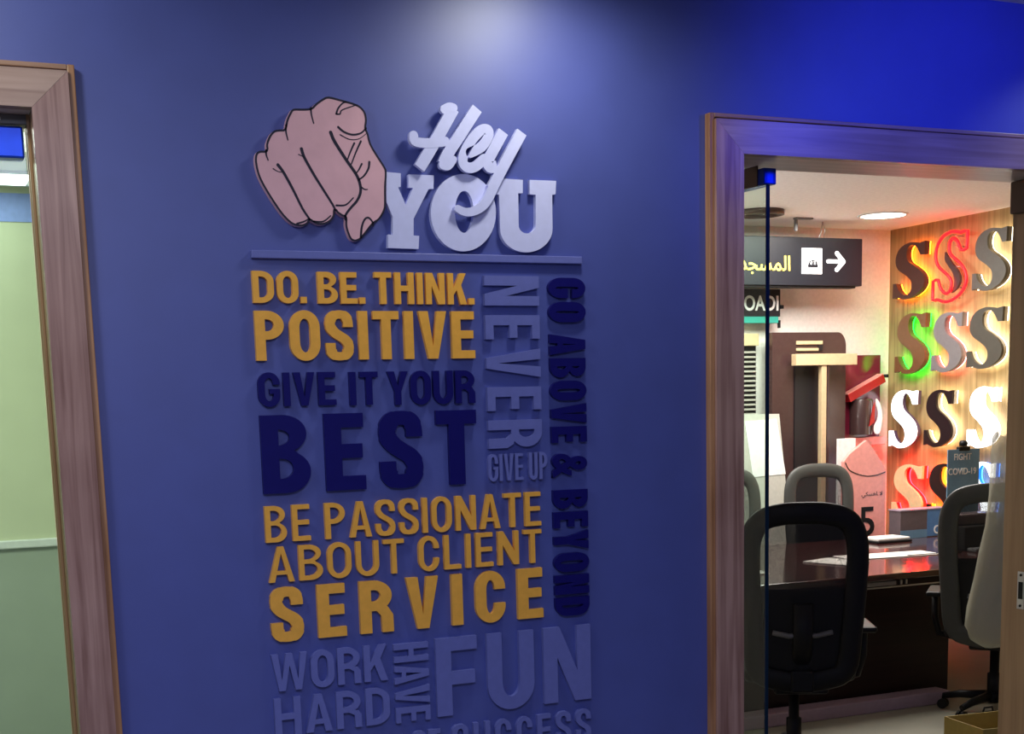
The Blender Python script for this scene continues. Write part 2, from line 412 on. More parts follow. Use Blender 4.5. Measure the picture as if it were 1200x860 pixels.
# ------------------------------------------------------------------ glass doors
def patch(parent, x0, x1, y, z0, z1, name='patch_fitting'):
    p = MB().box((x0, y - 0.022, z0), (x1, y + 0.022, z1), 0.004).build(name, M['blue_metal'], parent)
    return p
g = empty('glass_door', (0, 0.06, 0), 'closed clear glass door with blue top fitting in the left doorway', 'door')
g.location = (0, 0, 0)
MB().box((LX0 + 0.01, 0.056, 0.01), (LX1 - 0.010, 0.066, LZ - 0.03), 0.001).build('glass_pane', M['glass'], g)
patch(g, 0.10, LX1 - 0.014, 0.061, LZ - 0.085, LZ - 0.024)
patch(g, 0.10, LX1 - 0.014, 0.061, 0.012, 0.08)
hb = empty('door_closer', (0, 0, 0), 'grey overhead closer rail above the closed glass door', 'door closer')
MB().box((LX0 + 0.02, 0.045, LZ - 0.020), (LX1 - 0.004, 0.085, LZ - 0.0005), 0.002).build('rail', M['grey_plastic'], hb)
MB().box((0.03, 0.041, LZ - 0.014), (0.22, 0.0455, LZ - 0.007), 0.001).build('slide_track', M['steel'], hb)

g = empty('glass_door', (2.048, 0.085, 0), 'open clear glass door with blue top clamp seen edge-on in the right doorway', 'door', None, math.radians(3))
p = MB().box((-0.005, 0.0, 0.01), (0.005, 0.88, RZ - 0.05), 0.001).build('glass_pane', M['glass'], g)
MB().box((-0.0055, -0.0025, 0.01), (0.0055, 0.0, RZ - 0.05)).build('polished_edge', M['glass_edge'], p)
p = MB().box((-0.020, -0.012, RZ - 0.050), (0.019, 0.012, RZ - 0.010), 0.003).box((-0.020, -0.012, RZ - 0.050), (-0.006, 0.16, RZ - 0.010), 0.003).box((0.006, -0.012, RZ - 0.050), (0.019, 0.16, RZ - 0.010), 0.003).build('patch_fitting', M['blue_metal'], g)
MB().box((-0.024, 0.012, RZ - 0.052), (-0.020, 0.20, RZ - 0.002), 0.001).build('side_cover', M['brown_metal'], p)
# ------------------------------------------------------------------ raised letters on the blue wall
def rr(x0, y0, x1, y1, rx, ry, n=10):
    """rounded rectangle, counter-clockwise from the right-hand side"""
    rx = min(rx, (x1 - x0) / 2); ry = min(ry, (y1 - y0) / 2); out = []
    for cx, cy, a0 in ((x1 - rx, y1 - ry, 0), (x0 + rx, y1 - ry, 90), (x0 + rx, y0 + ry, 180), (x1 - rx, y0 + ry, 270)):
        for k in range(n + 1):
            a = math.radians(a0 + 90 * k / n); out.append((cx + rx * math.cos(a), cy + ry * math.sin(a)))
    return out
def bowl(x0, y0, x1, y1, rx, ry, n=10):
    """square on the left, round on the right; counter-clockwise"""
    rx = min(rx, x1 - x0); ry = min(ry, (y1 - y0) / 2); out = [(x0, y1), (x0, y0)]
    for cx, cy, a0 in ((x1 - rx, y0 + ry, 270), (x1 - rx, y1 - ry, 0)):
        for k in range(n + 1):
            a = math.radians(a0 + 90 * k / n); out.append((cx + rx * math.cos(a), cy + ry * math.sin(a)))
    return out
def arc(cx, cy, rx, ry, a0, a1, n=12):
    return [(cx + rx * math.cos(math.radians(a0 + (a1 - a0) * k / n)), cy + ry * math.sin(math.radians(a0 + (a1 - a0) * k / n))) for k in range(n + 1)]
def glyph(ch, w, h, s, t):
    ro = min(0.5 * w, 0.5 * h); ry = min(0.33 * h, 0.75 * w); ri = max(w / 2 - s, 0.001); riy = max(ry - t * 0.8, 0.05 * h)
    if ch == 'I': return [[(0, 0), (w, 0), (w, h), (0, h)]]
    if ch == '.': return [[(0, 0), (w, 0), (w, w), (0, w)]]
    if ch == 'O': return [rr(0, 0, w, h, ro, ry), rr(s, t, w - s, h - t, ri, riy)]
    if ch == 'D': return [bowl(0, 0, w, h, 0.62 * w, ry), bowl(s, t, w - s, h - t, max(0.62 * w - s, 0.3 * ri), riy)]
    if ch == 'E': return [[(0, 0), (w, 0), (w, t), (s, t), (s, h * .5 - t / 2 + .01 * h), (w * .94, h * .5 - t / 2 + .01 * h), (w * .94, h * .5 + t / 2 + .01 * h), (s, h * .5 + t / 2 + .01 * h), (s, h - t), (w * .98, h - t), (w * .98, h), (0, h)]]
    if ch == 'F': return [[(0, 0), (s, 0), (s, h * .48 - t / 2), (w * .94, h * .48 - t / 2), (w * .94, h * .48 + t / 2), (s, h * .48 + t / 2), (s, h - t), (w, h - t), (w, h), (0, h)]]
    if ch == 'L': return [[(0, 0), (w, 0), (w, t), (s, t), (s, h), (0, h)]]
    if ch == 'T': return [[(w / 2 - s / 2, 0), (w / 2 + s / 2, 0), (w / 2 + s / 2, h - t), (w, h - t), (w, h), (0, h), (0, h - t), (w / 2 - s / 2, h - t)]]
    if ch == 'H': return [[(0, 0), (s, 0), (s, h * .5 - t / 2), (w - s, h * .5 - t / 2), (w - s, 0), (w, 0), (w, h), (w - s, h), (w - s, h * .5 + t / 2), (s, h * .5 + t / 2), (s, h), (0, h)]]
    if ch == 'N':
        k = 0.96 * s
        return [[(0, 0), (k, 0), (k, h * .60), (w - s * 1.15, 0), (w, 0), (w, h), (w - k, h), (w - k, h * .40), (s * 1.15, h), (0, h)]]
    if ch == 'V':
        q = s * 0.52; return [[(w / 2 - q, 0), (w / 2 + q, 0), (w, h), (w - s * 1.06, h), (w / 2, t * 1.5), (s * 1.06, h), (0, h)]]
    if ch == 'A':
        q = s * 0.56; f = lambda y: (w / 2 - q) * y / h
        yb = h * .21; yt = yb + t * .85; i0 = s * 1.06; sl = (w / 2 - i0) / (h - t * 1.5)
        return [[(0, 0), (i0, 0), (i0 + sl * yb, yb), (w - i0 - sl * yb, yb), (w - i0, 0), (w, 0), (w / 2 + q, h), (w / 2 - q, h)],
                [(i0 + sl * yt, yt), (w - i0 - sl * yt, yt), (w / 2, h - t * 1.5)]]
    if ch == 'W':
        q = s * .46; a = w * .27
        return [[(a - q, 0), (a + q, 0), (w / 2, h * .68), (w - a - q, 0), (w - a + q, 0), (w, h), (w - s, h), (w - a, t * 1.9), (w / 2 + q, h), (w / 2 - q, h), (a, t * 1.9), (s, h), (0, h)]]
    if ch == 'Y':
        return [[(w / 2 - s / 2, 0), (w / 2 + s / 2, 0), (w / 2 + s / 2, h * .40), (w, h), (w - s * 1.08, h), (w / 2, h * .56), (s * 1.08, h), (0, h), (w / 2 - s / 2, h * .40)]]
    if ch == 'K':
        return [[(0, 0), (s, 0), (s, h * .30), (s + (w - s) * .24, h * .46), (w - s * 1.12, 0), (w, 0), (s + (w - s) * .58, h * .62), (w * .97, h), (w * .97 - s * 1.08, h), (s, h * .52), (s, h), (0, h)]]
    if ch == 'U':
        o = [(0, h), (0, ry)] + arc(w / 2, ry, w / 2, ry, 180, 360, 20)[1:] + [(w, h), (w - s, h), (w - s, t + riy)]
        return [(o + arc(w / 2, t + riy, ri, riy, 360, 180, 20)[1:] + [(s, h)])]
    if ch in 'CG':
        yu, yl = h * .64, (h * .37 if ch == 'C' else h * .52)
        o = [(w, yu)] + arc(w / 2, h - ry, w / 2, ry, 0, 180, 20) + arc(w / 2, ry, w / 2, ry, 180, 360, 20) + [(w, yl)]
        o += [(w - s, yl)] if ch == 'C' else [(w * .52, yl), (w * .52, yl - t * .85), (w - s, yl - t * .85)]
        o += arc(w / 2, t + riy, ri, riy, 360, 180, 20) + arc(w / 2, h - t - riy, ri, riy, 180, 0, 20) + [(w - s, yu)]
        return [o]
    if ch == 'P':
        y0 = h * .42; return [[(0, h), (0, 0), (s, 0), (s, y0)] + bowl(0, y0, w, h, .6 * w, h)[2:], bowl(s, y0 + t, w - s, h - t, max(.6 * w - s, .2 * w), h)]
    if ch == 'B':
        ym = h * .52; w2 = w * .94
        top = bowl(0, ym, w2, h, .5 * w, h)[2:]; bot = bowl(0, 0, w, ym + t * .12, .52 * w, h)[2:]
        bot = [p for p in bot if not (p[1] > ym - t * .05 and p[0] < w * .85)]; top = [p for p in top if not (p[1] < ym + t * .12 and p[0] < w * .82)]
        return [[(0, h), (0, 0)] + bot + top, bowl(s, t, w - s, ym - t * .42, max(.5 * w - s * .7, .12 * w), h), bowl(s, ym + t * .5, w2 - s, h - t, max(.48 * w - s * .7, .12 * w), h)]
    if ch == 'R':
        y0 = h * .42; w2 = w * .97
        top = bowl(0, y0, w2, h, .55 * w, h)[2:]
        top = [p for p in top if not (p[1] < y0 + t * .35 and p[0] < w * .95)]
        leg = [(0, h), (0, 0), (s, 0), (s, y0), (w * .50, y0), (w - s * 1.05, y0 - t * .6), (w - s * 1.0, 0), (w, 0), (w - s * .02, y0 - t * .5), (w * .86, y0 + t * .25)]
        return [leg + top, bowl(s, y0 + t, w2 - s, h - t, max(.55 * w - s, .2 * w), h)]
    if ch == 'S':
        X = lambda u: s / 2 + u * (w - s); Y = lambda v: t / 2 + v * (h - t)
        c = crom([(X(1), Y(.70)), (X(.97), Y(.86)), (X(.80), Y(.97)), (X(.5), Y(1)), (X(.18), Y(.96)), (X(.02), Y(.84)), (X(.03), Y(.70)), (X(.22), Y(.58)), (X(.5), Y(.49)),
                  (X(.80), Y(.40)), (X(.98), Y(.28)), (X(.97), Y(.14)), (X(.80), Y(.03)), (X(.48), Y(0)), (X(.18), Y(.03)), (X(.02), Y(.14)), (X(0), Y(.32))], False, 6)
        L, Rr = [], []
        for i, p in enumerate(c):
            a, bb = c[max(0, i - 1)], c[min(len(c) - 1, i + 1)]; d = Vector((bb[0] - a[0], bb[1] - a[1])).normalized()
            if i in (0, len(c) - 1): d = Vector((0, 1 if i == 0 else 1))
            nx, ny = -d.y, d.x; hw = math.hypot(nx * s, ny * t) / 2
            if abs(nx) > .3 and abs(ny) > .3: hw *= 1.0 + .12
            for side, q in ((L, (p[0] + nx * hw, p[1] + ny * hw)), (Rr, (p[0] - nx * hw, p[1] - ny * hw))):
                # skip points where the inner edge of a tight bend would fold back
                if not side or (q[0] - side[-1][0]) * d.x + (q[1] - side[-1][1]) * d.y > 0.002 * h: side.append(q)
        return [L + Rr[::-1]]
NAT = dict(A=.50, B=.47, C=.46, D=.47, E=.40, F=.40, G=.48, H=.49, K=.50, L=.38, N=.49, O=.48, P=.45, R=.48, S=.45, T=.43, U=.47, V=.48, W=.72, Y=.48)
ORD = ['first', 'second', 'third', 'fourth', 'fifth', 'sixth', 'seventh', 'eighth', 'ninth', 'tenth']
CNAME = dict(gold='gold', navy='dark navy', lavender='slate lavender')
DEPTH = 0.012
def letter(loops, x, z, mat, label, group, name='wall_letter', depth=DEPTH, y=0.0):
    mb = MB().loops(loops, depth, TO_Y)
    bmesh.ops.remove_doubles(mb.bm, verts=mb.bm.verts[:], dist=1e-6)
    o = mb.build(name, mat); o.location = (x, y, z)
    return tag(o, label, 'letter' if name != 'full_stop' else 'punctuation', group)
def set_word(word, box, color, line, sr, tr, gap=.07, down=False):
    x0, x1, z0, z1 = box
    if down: W, H = z1 - z0, x1 - x0
    else: W, H = x1 - x0, z1 - z0
    s, t = sr * H, tr * H
    fixed = sum(s for c in word if c in 'I.'); flex = sum(NAT[c] * H for c in word if c not in 'I.')
    gaps = sum(.62 * gap * H if '.' in word[i:i + 2] else gap * H for i in range(len(word) - 1))
    k = (W - fixed) / (flex + gaps)
    cx = 0.0; base = word.rstrip('.'); i = 0
    for n, c in enumerate(word):
        wd = s if c in 'I.' else NAT[c] * H * k
        ov = 0.012 * H if c in 'OCGSU' else 0
        lp = glyph(c, wd, H + (2 * ov if c != 'U' else ov), s, t)
        lp = [[(p[0], p[1] - ov) for p in l] for l in lp]
        if down: lp = [[(p[1], -p[0]) for p in l] for l in lp]; px, pz = x0, z1 - cx
        else: px, pz = x0 + cx, z0
        if c == '.':
            letter(lp, px, pz, M[color], '%s square full stop after %s on the blue wall' % (CNAME[color], base), 'full stops in ' + line, 'full_stop')
        else:
            lab = '%s capital %s, %s letter of %s' % (CNAME[color], c, ORD[i], base)
            lab += (' in the %sline %s' % ('sideways ' if down else '', line)) if line != base else (' running down the blue wall' if down else ' on the blue wall')
            letter(lp, px, pz, M[color], lab, '%s letters of %s' % (CNAME[color], line)); i += 1
        if n + 1 < len(word): cx += wd + (.62 * gap if '.' in word[n:n + 2] else gap) * H * k
WORDS = {
    'DO.': (0.6922, 0.8085, 1.9192, 1.9853),
    'BE.': (0.8339, 0.9398, 1.9185, 1.9853),
    'THINK.': (0.9623, 1.1972, 1.9181, 1.9863),
    'POSITIVE': (0.6926, 1.1954, 1.7987, 1.9030),
    'GIVE': (0.6923, 0.8642, 1.7017, 1.7731),
    'IT': (0.8954, 0.9607, 1.7000, 1.7723),
    'YOUR': (0.9830, 1.1926, 1.6983, 1.7719),
    'BEST': (0.6923, 1.1923, 1.5149, 1.6832),
    'GIVE2': (1.2195, 1.3078, 1.5181, 1.5800),
    'UP': (1.3229, 1.3701, 1.5176, 1.5808),
    'BE2': (0.6915, 0.7918, 1.4092, 1.4883),
    'PASSIONATE': (0.8257, 1.3508, 1.4089, 1.4884),
    'ABOUT': (0.6937, 1.0067, 1.3212, 1.3992),
    'CLIENT': (1.0416, 1.3504, 1.3212, 1.4003),
    'SERVICE': (0.6927, 1.3512, 1.1893, 1.3086),
    'WORK': (0.6884, 0.9562, 1.0783, 1.1614),
    'HARD': (0.6894, 0.9575, 0.9767, 1.0620),
    'FUN': (1.0738, 1.4749, 0.9772, 1.1614),
    'ST': (1.0108, 1.0787, 0.8738, 0.9487),
    'SUCCESS': (1.1083, 1.4727, 0.8758, 0.9521),
}
DOWN_WORDS = {
    'NEVER': (1.2223, 1.3581, 1.5928, 1.9820),
    'GO': (1.3838, 1.4767, 1.8787, 1.9795),
    'ABOVE': (1.3836, 1.4751, 1.6003, 1.8514),
    '&': (1.3830, 1.4747, 1.5184, 1.5752),
    'BEYOND': (1.3838, 1.4746, 1.1868, 1.4891),
    'HAVE': (0.9719, 1.0558, 0.9735, 1.1579),
}
BAR = [0.6935, 1.4712, 2.0114, 2.0281]
HAND = [(0.8768, 2.3465), (0.9056, 2.3417), (0.9304, 2.3367), (0.9469, 2.33), (0.9569, 2.3178), (0.9591, 2.3024), (0.9567, 2.2868), (0.9613, 2.2754), (0.9667, 2.2542), (0.9806, 2.2314), (0.9947, 2.2105), (0.9993, 2.1969), (0.9962, 2.1652), (0.9949, 2.1335), (0.992, 2.1175), (0.9791, 2.0973), (0.9636, 2.0869), (0.9388, 2.0586), (0.9278, 2.0512), (0.9192, 2.0498), (0.9109, 2.054), (0.9051, 2.0657), (0.9009, 2.0833), (0.9016, 2.0991), (0.8942, 2.102), (0.884, 2.1083), (0.8792, 2.1141), (0.8774, 2.1015), (0.8685, 2.0903), (0.8556, 2.0837), (0.841, 2.0825), (0.8288, 2.0872), (0.8228, 2.091), (0.8183, 2.0842), (0.8057, 2.0784), (0.7893, 2.0796), (0.7754, 2.0877), (0.7582, 2.1065), (0.7358, 2.1403), (0.7194, 2.1702), (0.7127, 2.1927), (0.711, 2.2116), (0.7144, 2.2238), (0.7227, 2.2291), (0.736, 2.2309), (0.7366, 2.243), (0.7444, 2.2604), (0.755, 2.2712), (0.7672, 2.2741), (0.7774, 2.2761), (0.7823, 2.2927), (0.7891, 2.3063), (0.7977, 2.317), (0.8181, 2.3186), (0.8366, 2.3212), (0.8473, 2.3306), (0.8621, 2.341)]
HAND_LINES = [
    (0.0024, [(0.8366, 2.3212), (0.8368, 2.309), (0.8411, 2.2902)]),
    (0.0024, [(0.781, 2.2832), (0.7803, 2.2698), (0.7834, 2.2537)]),
    (0.0024, [(0.736, 2.2309), (0.7355, 2.2221), (0.7389, 2.2109)]),
    (0.0024, [(0.8917, 2.3121), (0.8964, 2.3239), (0.9074, 2.3353), (0.9158, 2.3373)]),
    (0.0019, [(0.8917, 2.3121), (0.9, 2.3126), (0.9046, 2.3206), (0.9301, 2.3305), (0.9386, 2.3333)]),
    (0.0029, [(0.8946, 2.2854), (0.9067, 2.2764), (0.9253, 2.2716), (0.9444, 2.2757), (0.9567, 2.2868)]),
    (0.0014, [(0.898, 2.2702), (0.9185, 2.2616), (0.9396, 2.2638), (0.9562, 2.2751)]),
    (0.0043, [(0.8774, 2.2737), (0.8849, 2.256), (0.9082, 2.2204), (0.9299, 2.1901), (0.9375, 2.1709), (0.938, 2.1532), (0.9295, 2.1353), (0.914, 2.1191), (0.9028, 2.105), (0.9014, 2.0951)]),
    (0.0039, [(0.8118, 2.2371), (0.8171, 2.2201), (0.8359, 2.1863), (0.855, 2.1561), (0.8744, 2.1256), (0.8801, 2.1141)]),
    (0.0014, [(0.8051, 2.2253), (0.8111, 2.2229), (0.8171, 2.2201)]),
    (0.0039, [(0.7593, 2.2023), (0.7706, 2.1875), (0.7891, 2.1537), (0.8076, 2.1157), (0.8229, 2.0929)]),
    (0.0014, [(0.7488, 2.1942), (0.7586, 2.1889), (0.7706, 2.1875)]),
    (0.0024, [(0.9287, 2.2543), (0.9194, 2.2364), (0.9124, 2.2206)]),
    (0.0024, [(0.9436, 2.2589), (0.9321, 2.237), (0.9204, 2.2112)]),
    (0.0024, [(0.9436, 2.2122), (0.9367, 2.2002), (0.93, 2.1921)]),
    (0.0029, [(0.9608, 2.2169), (0.9581, 2.203), (0.9467, 2.1869), (0.9336, 2.1786)]),
    (0.0019, [(0.9414, 2.1632), (0.9476, 2.1595), (0.954, 2.1597)]),
    (0.0024, [(0.8827, 2.124), (0.9037, 2.1258), (0.9213, 2.1409)]),
    (0.0024, [(0.831, 2.0892), (0.8518, 2.0898), (0.869, 2.102)]),
    (0.0024, [(0.7944, 2.0836), (0.8103, 2.0887), (0.8209, 2.0948)]),
    (0.0029, [(0.9345, 2.0585), (0.9376, 2.0803), (0.9448, 2.0963), (0.9535, 2.1005), (0.9617, 2.0928), (0.9634, 2.083)]),
]
Y_SHAPE = [(0.9991, 2.1981), (1.0318, 2.1965), (1.0307, 2.1681), (1.0247, 2.167), (1.0406, 2.1307), (1.0591, 2.1666), (1.049, 2.1671), (1.0501, 2.1952), (1.1089, 2.1954), (1.1068, 2.1667), (1.0951, 2.1654), (1.0579, 2.1017), (1.0564, 2.0657), (1.0694, 2.0652), (1.0669, 2.0371), (0.9964, 2.0378), (0.9976, 2.0665), (1.0081, 2.0659), (1.0097, 2.1046), (0.9965, 2.1356)]
O_OUTER = [(1.2553, 2.1203), (1.2543, 2.1095), (1.252, 2.0988), (1.2485, 2.0883), (1.2437, 2.0784), (1.2378, 2.0692), (1.2309, 2.0608), (1.223, 2.0533), (1.2145, 2.0469), (1.2052, 2.0417), (1.1956, 2.0378), (1.1856, 2.0353), (1.1755, 2.0341), (1.1654, 2.0343), (1.1555, 2.0359), (1.1461, 2.0389), (1.1371, 2.0431), (1.1288, 2.0486), (1.1213, 2.0552), (1.1147, 2.0629), (1.1092, 2.0714), (1.1048, 2.0806), (1.1015, 2.0905), (1.0995, 2.1008), (1.0988, 2.1113), (1.0993, 2.122), (1.1011, 2.1325), (1.1041, 2.1429), (1.1083, 2.1528), (1.1136, 2.1621), (1.1199, 2.1708), (1.1272, 2.1786), (1.1353, 2.1854), (1.1441, 2.1911), (1.1534, 2.1956), (1.1631, 2.1988), (1.173, 2.2007), (1.1831, 2.2013), (1.193, 2.2005), (1.2027, 2.1983), (1.212, 2.1948), (1.2207, 2.19), (1.2287, 2.184), (1.2359, 2.1768), (1.242, 2.1687), (1.2471, 2.1597), (1.2511, 2.15), (1.2537, 2.1398), (1.2551, 2.1291)]
O_INNER = [(1.2008, 2.1204), (1.2, 2.1112), (1.1983, 2.1023), (1.1958, 2.0941), (1.1926, 2.087), (1.1887, 2.0813), (1.1845, 2.0771), (1.18, 2.0748), (1.1754, 2.0742), (1.1709, 2.0756), (1.1668, 2.0788), (1.1631, 2.0837), (1.1601, 2.09), (1.1578, 2.0976), (1.1564, 2.1061), (1.1558, 2.1151), (1.1562, 2.1243), (1.1575, 2.1333), (1.1597, 2.1418), (1.1626, 2.1493), (1.1662, 2.1557), (1.1702, 2.1605), (1.1746, 2.1637), (1.1792, 2.165), (1.1837, 2.1645), (1.188, 2.1622), (1.1919, 2.1581), (1.1952, 2.1524), (1.1979, 2.1453), (1.1997, 2.1372), (1.2007, 2.1283)]
U_SHAPE = [(1.2528, 2.1956), (1.3235, 2.1941), (1.3227, 2.165), (1.3114, 2.1646), (1.3106, 2.1002), (1.3108, 2.0904), (1.3123, 2.0866), (1.3147, 2.0832), (1.318, 2.0804), (1.322, 2.0783), (1.3265, 2.077), (1.3312, 2.0767), (1.336, 2.0772), (1.3405, 2.0787), (1.3447, 2.081), (1.3481, 2.084), (1.3508, 2.0876), (1.3525, 2.0915), (1.3531, 2.0957), (1.3549, 2.1627), (1.34, 2.1635), (1.3408, 2.1948), (1.4072, 2.1952), (1.405, 2.1657), (1.3964, 2.1641), (1.3957, 2.0937), (1.3956, 2.0893), (1.3951, 2.0833), (1.3937, 2.0774), (1.3915, 2.0717), (1.3885, 2.0661), (1.3847, 2.0608), (1.3803, 2.0558), (1.3752, 2.0513), (1.3696, 2.0472), (1.3634, 2.0436), (1.3568, 2.0406), (1.3499, 2.0382), (1.3428, 2.0364), (1.3355, 2.0353), (1.3281, 2.0348), (1.3208, 2.035), (1.3135, 2.0359), (1.3065, 2.0374), (1.2998, 2.0395), (1.2935, 2.0422), (1.2877, 2.0455), (1.2823, 2.0493), (1.2776, 2.0536), (1.2736, 2.0583), (1.2702, 2.0634), (1.2676, 2.0687), (1.2658, 2.0743), (1.2647, 2.0801), (1.2645, 2.0859), (1.2638, 2.1595), (1.2531, 2.1604)]
HEY = [
    (0.0265, 0.0256, [(1.1561, 2.3367), (1.1206, 2.2806), (1.0936, 2.2397), (1.0716, 2.2075)]),
    (0.0256, 0.0256, [(1.2117, 2.3399), (1.1672, 2.2788), (1.1401, 2.2419), (1.1266, 2.2182)]),
    (0.0194, 0.0150, [(1.1266, 2.2161), (1.1391, 2.2145), (1.1523, 2.229)]),
    (0.0194, 0.0177, [(1.1341, 2.3333), (1.1459, 2.339), (1.1561, 2.3379)]),
    (0.0203, 0.0203, [(1.0605, 2.2746), (1.0646, 2.2624), (1.0967, 2.2607), (1.134, 2.2659)]),
    (0.0221, 0.0221, [(1.192, 2.2451), (1.2185, 2.2582), (1.2359, 2.2802), (1.2364, 2.295), (1.2197, 2.2941), (1.1962, 2.2719), (1.1777, 2.2436), (1.1738, 2.2245), (1.1838, 2.2135), (1.2029, 2.216), (1.2249, 2.2331)]),
    (0.0256, 0.0239, [(1.2733, 2.294), (1.2521, 2.2598), (1.2343, 2.2292), (1.2387, 2.2158), (1.2557, 2.2195)]),
    (0.0256, 0.0247, [(1.3185, 2.2951), (1.2854, 2.2422), (1.2599, 2.2005), (1.2421, 2.1698)]),
    (0.0239, 0.0159, [(1.2456, 2.1743), (1.2268, 2.1415), (1.2046, 2.1236), (1.1782, 2.1173), (1.158, 2.1243)]),
]
S_LETTERS = [
    ('amber', 5.359, 5.014, 2.378, 2.773),
    ('neon', 4.898, 4.582, 2.337, 2.781),
    ('steel', 4.535, 4.216, 2.369, 2.773),
    ('green', 5.324, 4.989, 1.842, 2.274),
    ('pink', 4.931, 4.616, 1.842, 2.253),
    ('charcoal', 4.572, 4.232, 1.853, 2.261),
    ('litface', 5.375, 5.073, 1.305, 1.727),
    ('black', 4.990, 4.697, 1.317, 1.722),
    ('glow', 4.547, 4.274, 1.319, 1.734),
    ('cream', 5.334, 4.992, 0.779, 1.187),
    ('orange', 4.946, 4.627, 0.785, 1.203),
    ('bluewhite', 4.568, 4.270, 0.809, 1.225),
]

L1, L3, L5, L6 = 'DO BE THINK', 'GIVE IT YOUR', 'BE PASSIONATE', 'ABOUT CLIENT'
for key, color, line, sr, tr, gap in (
    ('DO.', 'gold', L1, .20, .17, .07), ('BE.', 'gold', L1, .20, .17, .07), ('THINK.', 'gold', L1, .20, .17, .08),
    ('POSITIVE', 'gold', 'POSITIVE', .205, .17, .09),
    ('GIVE', 'navy', L3, .20, .17, .08), ('IT', 'navy', L3, .20, .17, .10), ('YOUR', 'navy', L3, .20, .17, .06),
    ('BEST', 'navy', 'BEST', .225, .185, .15), ('GIVE2', 'lavender', 'GIVE UP', .125, .11, .07), ('UP', 'lavender', 'GIVE UP', .125, .11, .09),
    ('BE2', 'gold', L5, .15, .125, .13), ('PASSIONATE', 'gold', L5, .15, .125, .10), ('ABOUT', 'gold', L6, .15, .125, .10), ('CLIENT', 'gold', L6, .15, .125, .12),
    ('SERVICE', 'gold', 'SERVICE', .225, .18, .20), ('WORK', 'lavender', 'WORK', .18, .15, .07), ('HARD', 'lavender', 'HARD', .18, .15, .09),
    ('FUN', 'lavender', 'FUN', .205, .17, .10), ('ST', 'lavender', 'ST SUCCESS', .16, .14, .08), ('SUCCESS', 'lavender', 'ST SUCCESS', .165, .14, .15)):
    set_word(key.rstrip('2'), WORDS[key], color, line, sr, tr, gap)
for key, color, line, sr, tr, gap in (('NEVER', 'lavender', 'NEVER', .165, .145, .16), ('GO', 'navy', 'GO ABOVE & BEYOND', .22, .19, .09),
    ('ABOVE', 'navy', 'GO ABOVE & BEYOND', .205, .18, .08), ('BEYOND', 'navy', 'GO ABOVE & BEYOND', .205, .18, .08), ('HAVE', 'lavender', 'HAVE', .16, .14, .08)):
    set_word(key, DOWN_WORDS[key], color, line, sr, tr, gap, True)
# the ampersand of GO ABOVE & BEYOND, turned like its line
x0, x1, z0, z1 = DOWN_WORDS['&']
t = text_mesh('&', 0.08, 0.035, DEPTH)
xs = [v.co.x for v in t.verts]; ys = [v.co.y for v in t.verts]
for v in t.verts:
    u = (v.co.x - min(xs)) / (max(xs) - min(xs)); q = (v.co.y - min(ys)) / (max(ys) - min(ys))
    v.co.x = q * (x1 - x0); v.co.y = (z1 - z0) - u * (z1 - z0)
bmesh.ops.recalc_face_normals(t, faces=t.faces[:])
mb = MB(); mb.join(t, TO_Y); o = mb.build('ampersand', M['navy']); o.location = (x0, 0, z0)
tag(o, 'dark navy ampersand turned sideways between ABOVE and BEYOND', 'letter', 'dark navy letters of GO ABOVE & BEYOND')

b = MB().box((BAR[0], -0.012, BAR[2]), (BAR[1], 0, BAR[3]), 0.0015)
o = b.build('divider_bar', M['lavender'])
tag(o, 'long thin slate lavender bar under the hand and YOU', 'sign bar')

# pointing hand: thick cut-out board with printed line drawing
def at_origin(loops, ox, oz): return [[(p[0] - ox, p[1] - oz) for p in l] for l in loops]
hx, hz = 0.711, 2.05
hand = MB().loops(at_origin([crom(HAND, True, 3)], hx, hz), 0.014, TO_Y)
T2 = Matrix.Translation((0, -0.014, 0)) @ TO_Y
hand.mat(1)
o = hand.build('hand_cutout', [M['skin'], M['ink']]); o.location = (hx, 0, hz)
tag(o, 'pink cut-out of a cartoon fist pointing its finger at the viewer', 'hand sign')
ol = MB(); rim = crom(HAND, True, 3)
def inset(poly, q):
    out = []; n = len(poly)
    for i, p in enumerate(poly):
        a, c = poly[i - 1], poly[(i + 1) % n]; d = Vector((c[0] - a[0], c[1] - a[1])).normalized()
        out.append((p[0] + d.y * q, p[1] - d.x * q))
    return out
ol.loops(at_origin([rim, inset(rim, 0.0042)], hx, hz), 0.0004, T2)
for wd, pts in HAND_LINES:
    ol.loops(at_origin([stroke(pts, wd * 1.7, wd * 1.1, True, 5)], hx, hz), 0.0004, T2)
ol.build('line_drawing', M['ink'], o)

# HEY YOU
def cut(name, loops, y, depth, label):
    ox = min(p[0] for p in loops[0]); oz = min(p[1] for p in loops[0])
    o = MB().loops(at_origin(loops, ox, oz), depth, TO_Y).build(name, M['pale']); o.location = (ox, y, oz)
    return tag(o, label, 'letter', 'pale slab letters of YOU')
cut('slab_letter', [Y_SHAPE], 0, 0.013, 'pale lavender slab-serif capital Y touching the pointing hand')
cut('slab_letter', [O_OUTER, O_INNER], 0, 0.013, 'pale lavender round slab letter O crossed by the tail of Hey')
cut('slab_letter', [U_SHAPE], 0, 0.013, 'pale lavender slab-serif capital U, last letter of YOU')
hey = MB(); ox, oz = HEY[0][2][-1]
for i, (w0, w1, pts) in enumerate(HEY):
    hey.loops(at_origin([stroke(pts, w0, w1, i not in (0, 1, 6, 7), 6)], ox, oz), 0.012 + 0.0001 * i, TO_Y)
o = hey.build('script_word', M['pale']); o.location = (ox, -0.0135, oz)
tag(o, 'pale lavender script word Hey with its tail curling over the O', 'lettering')
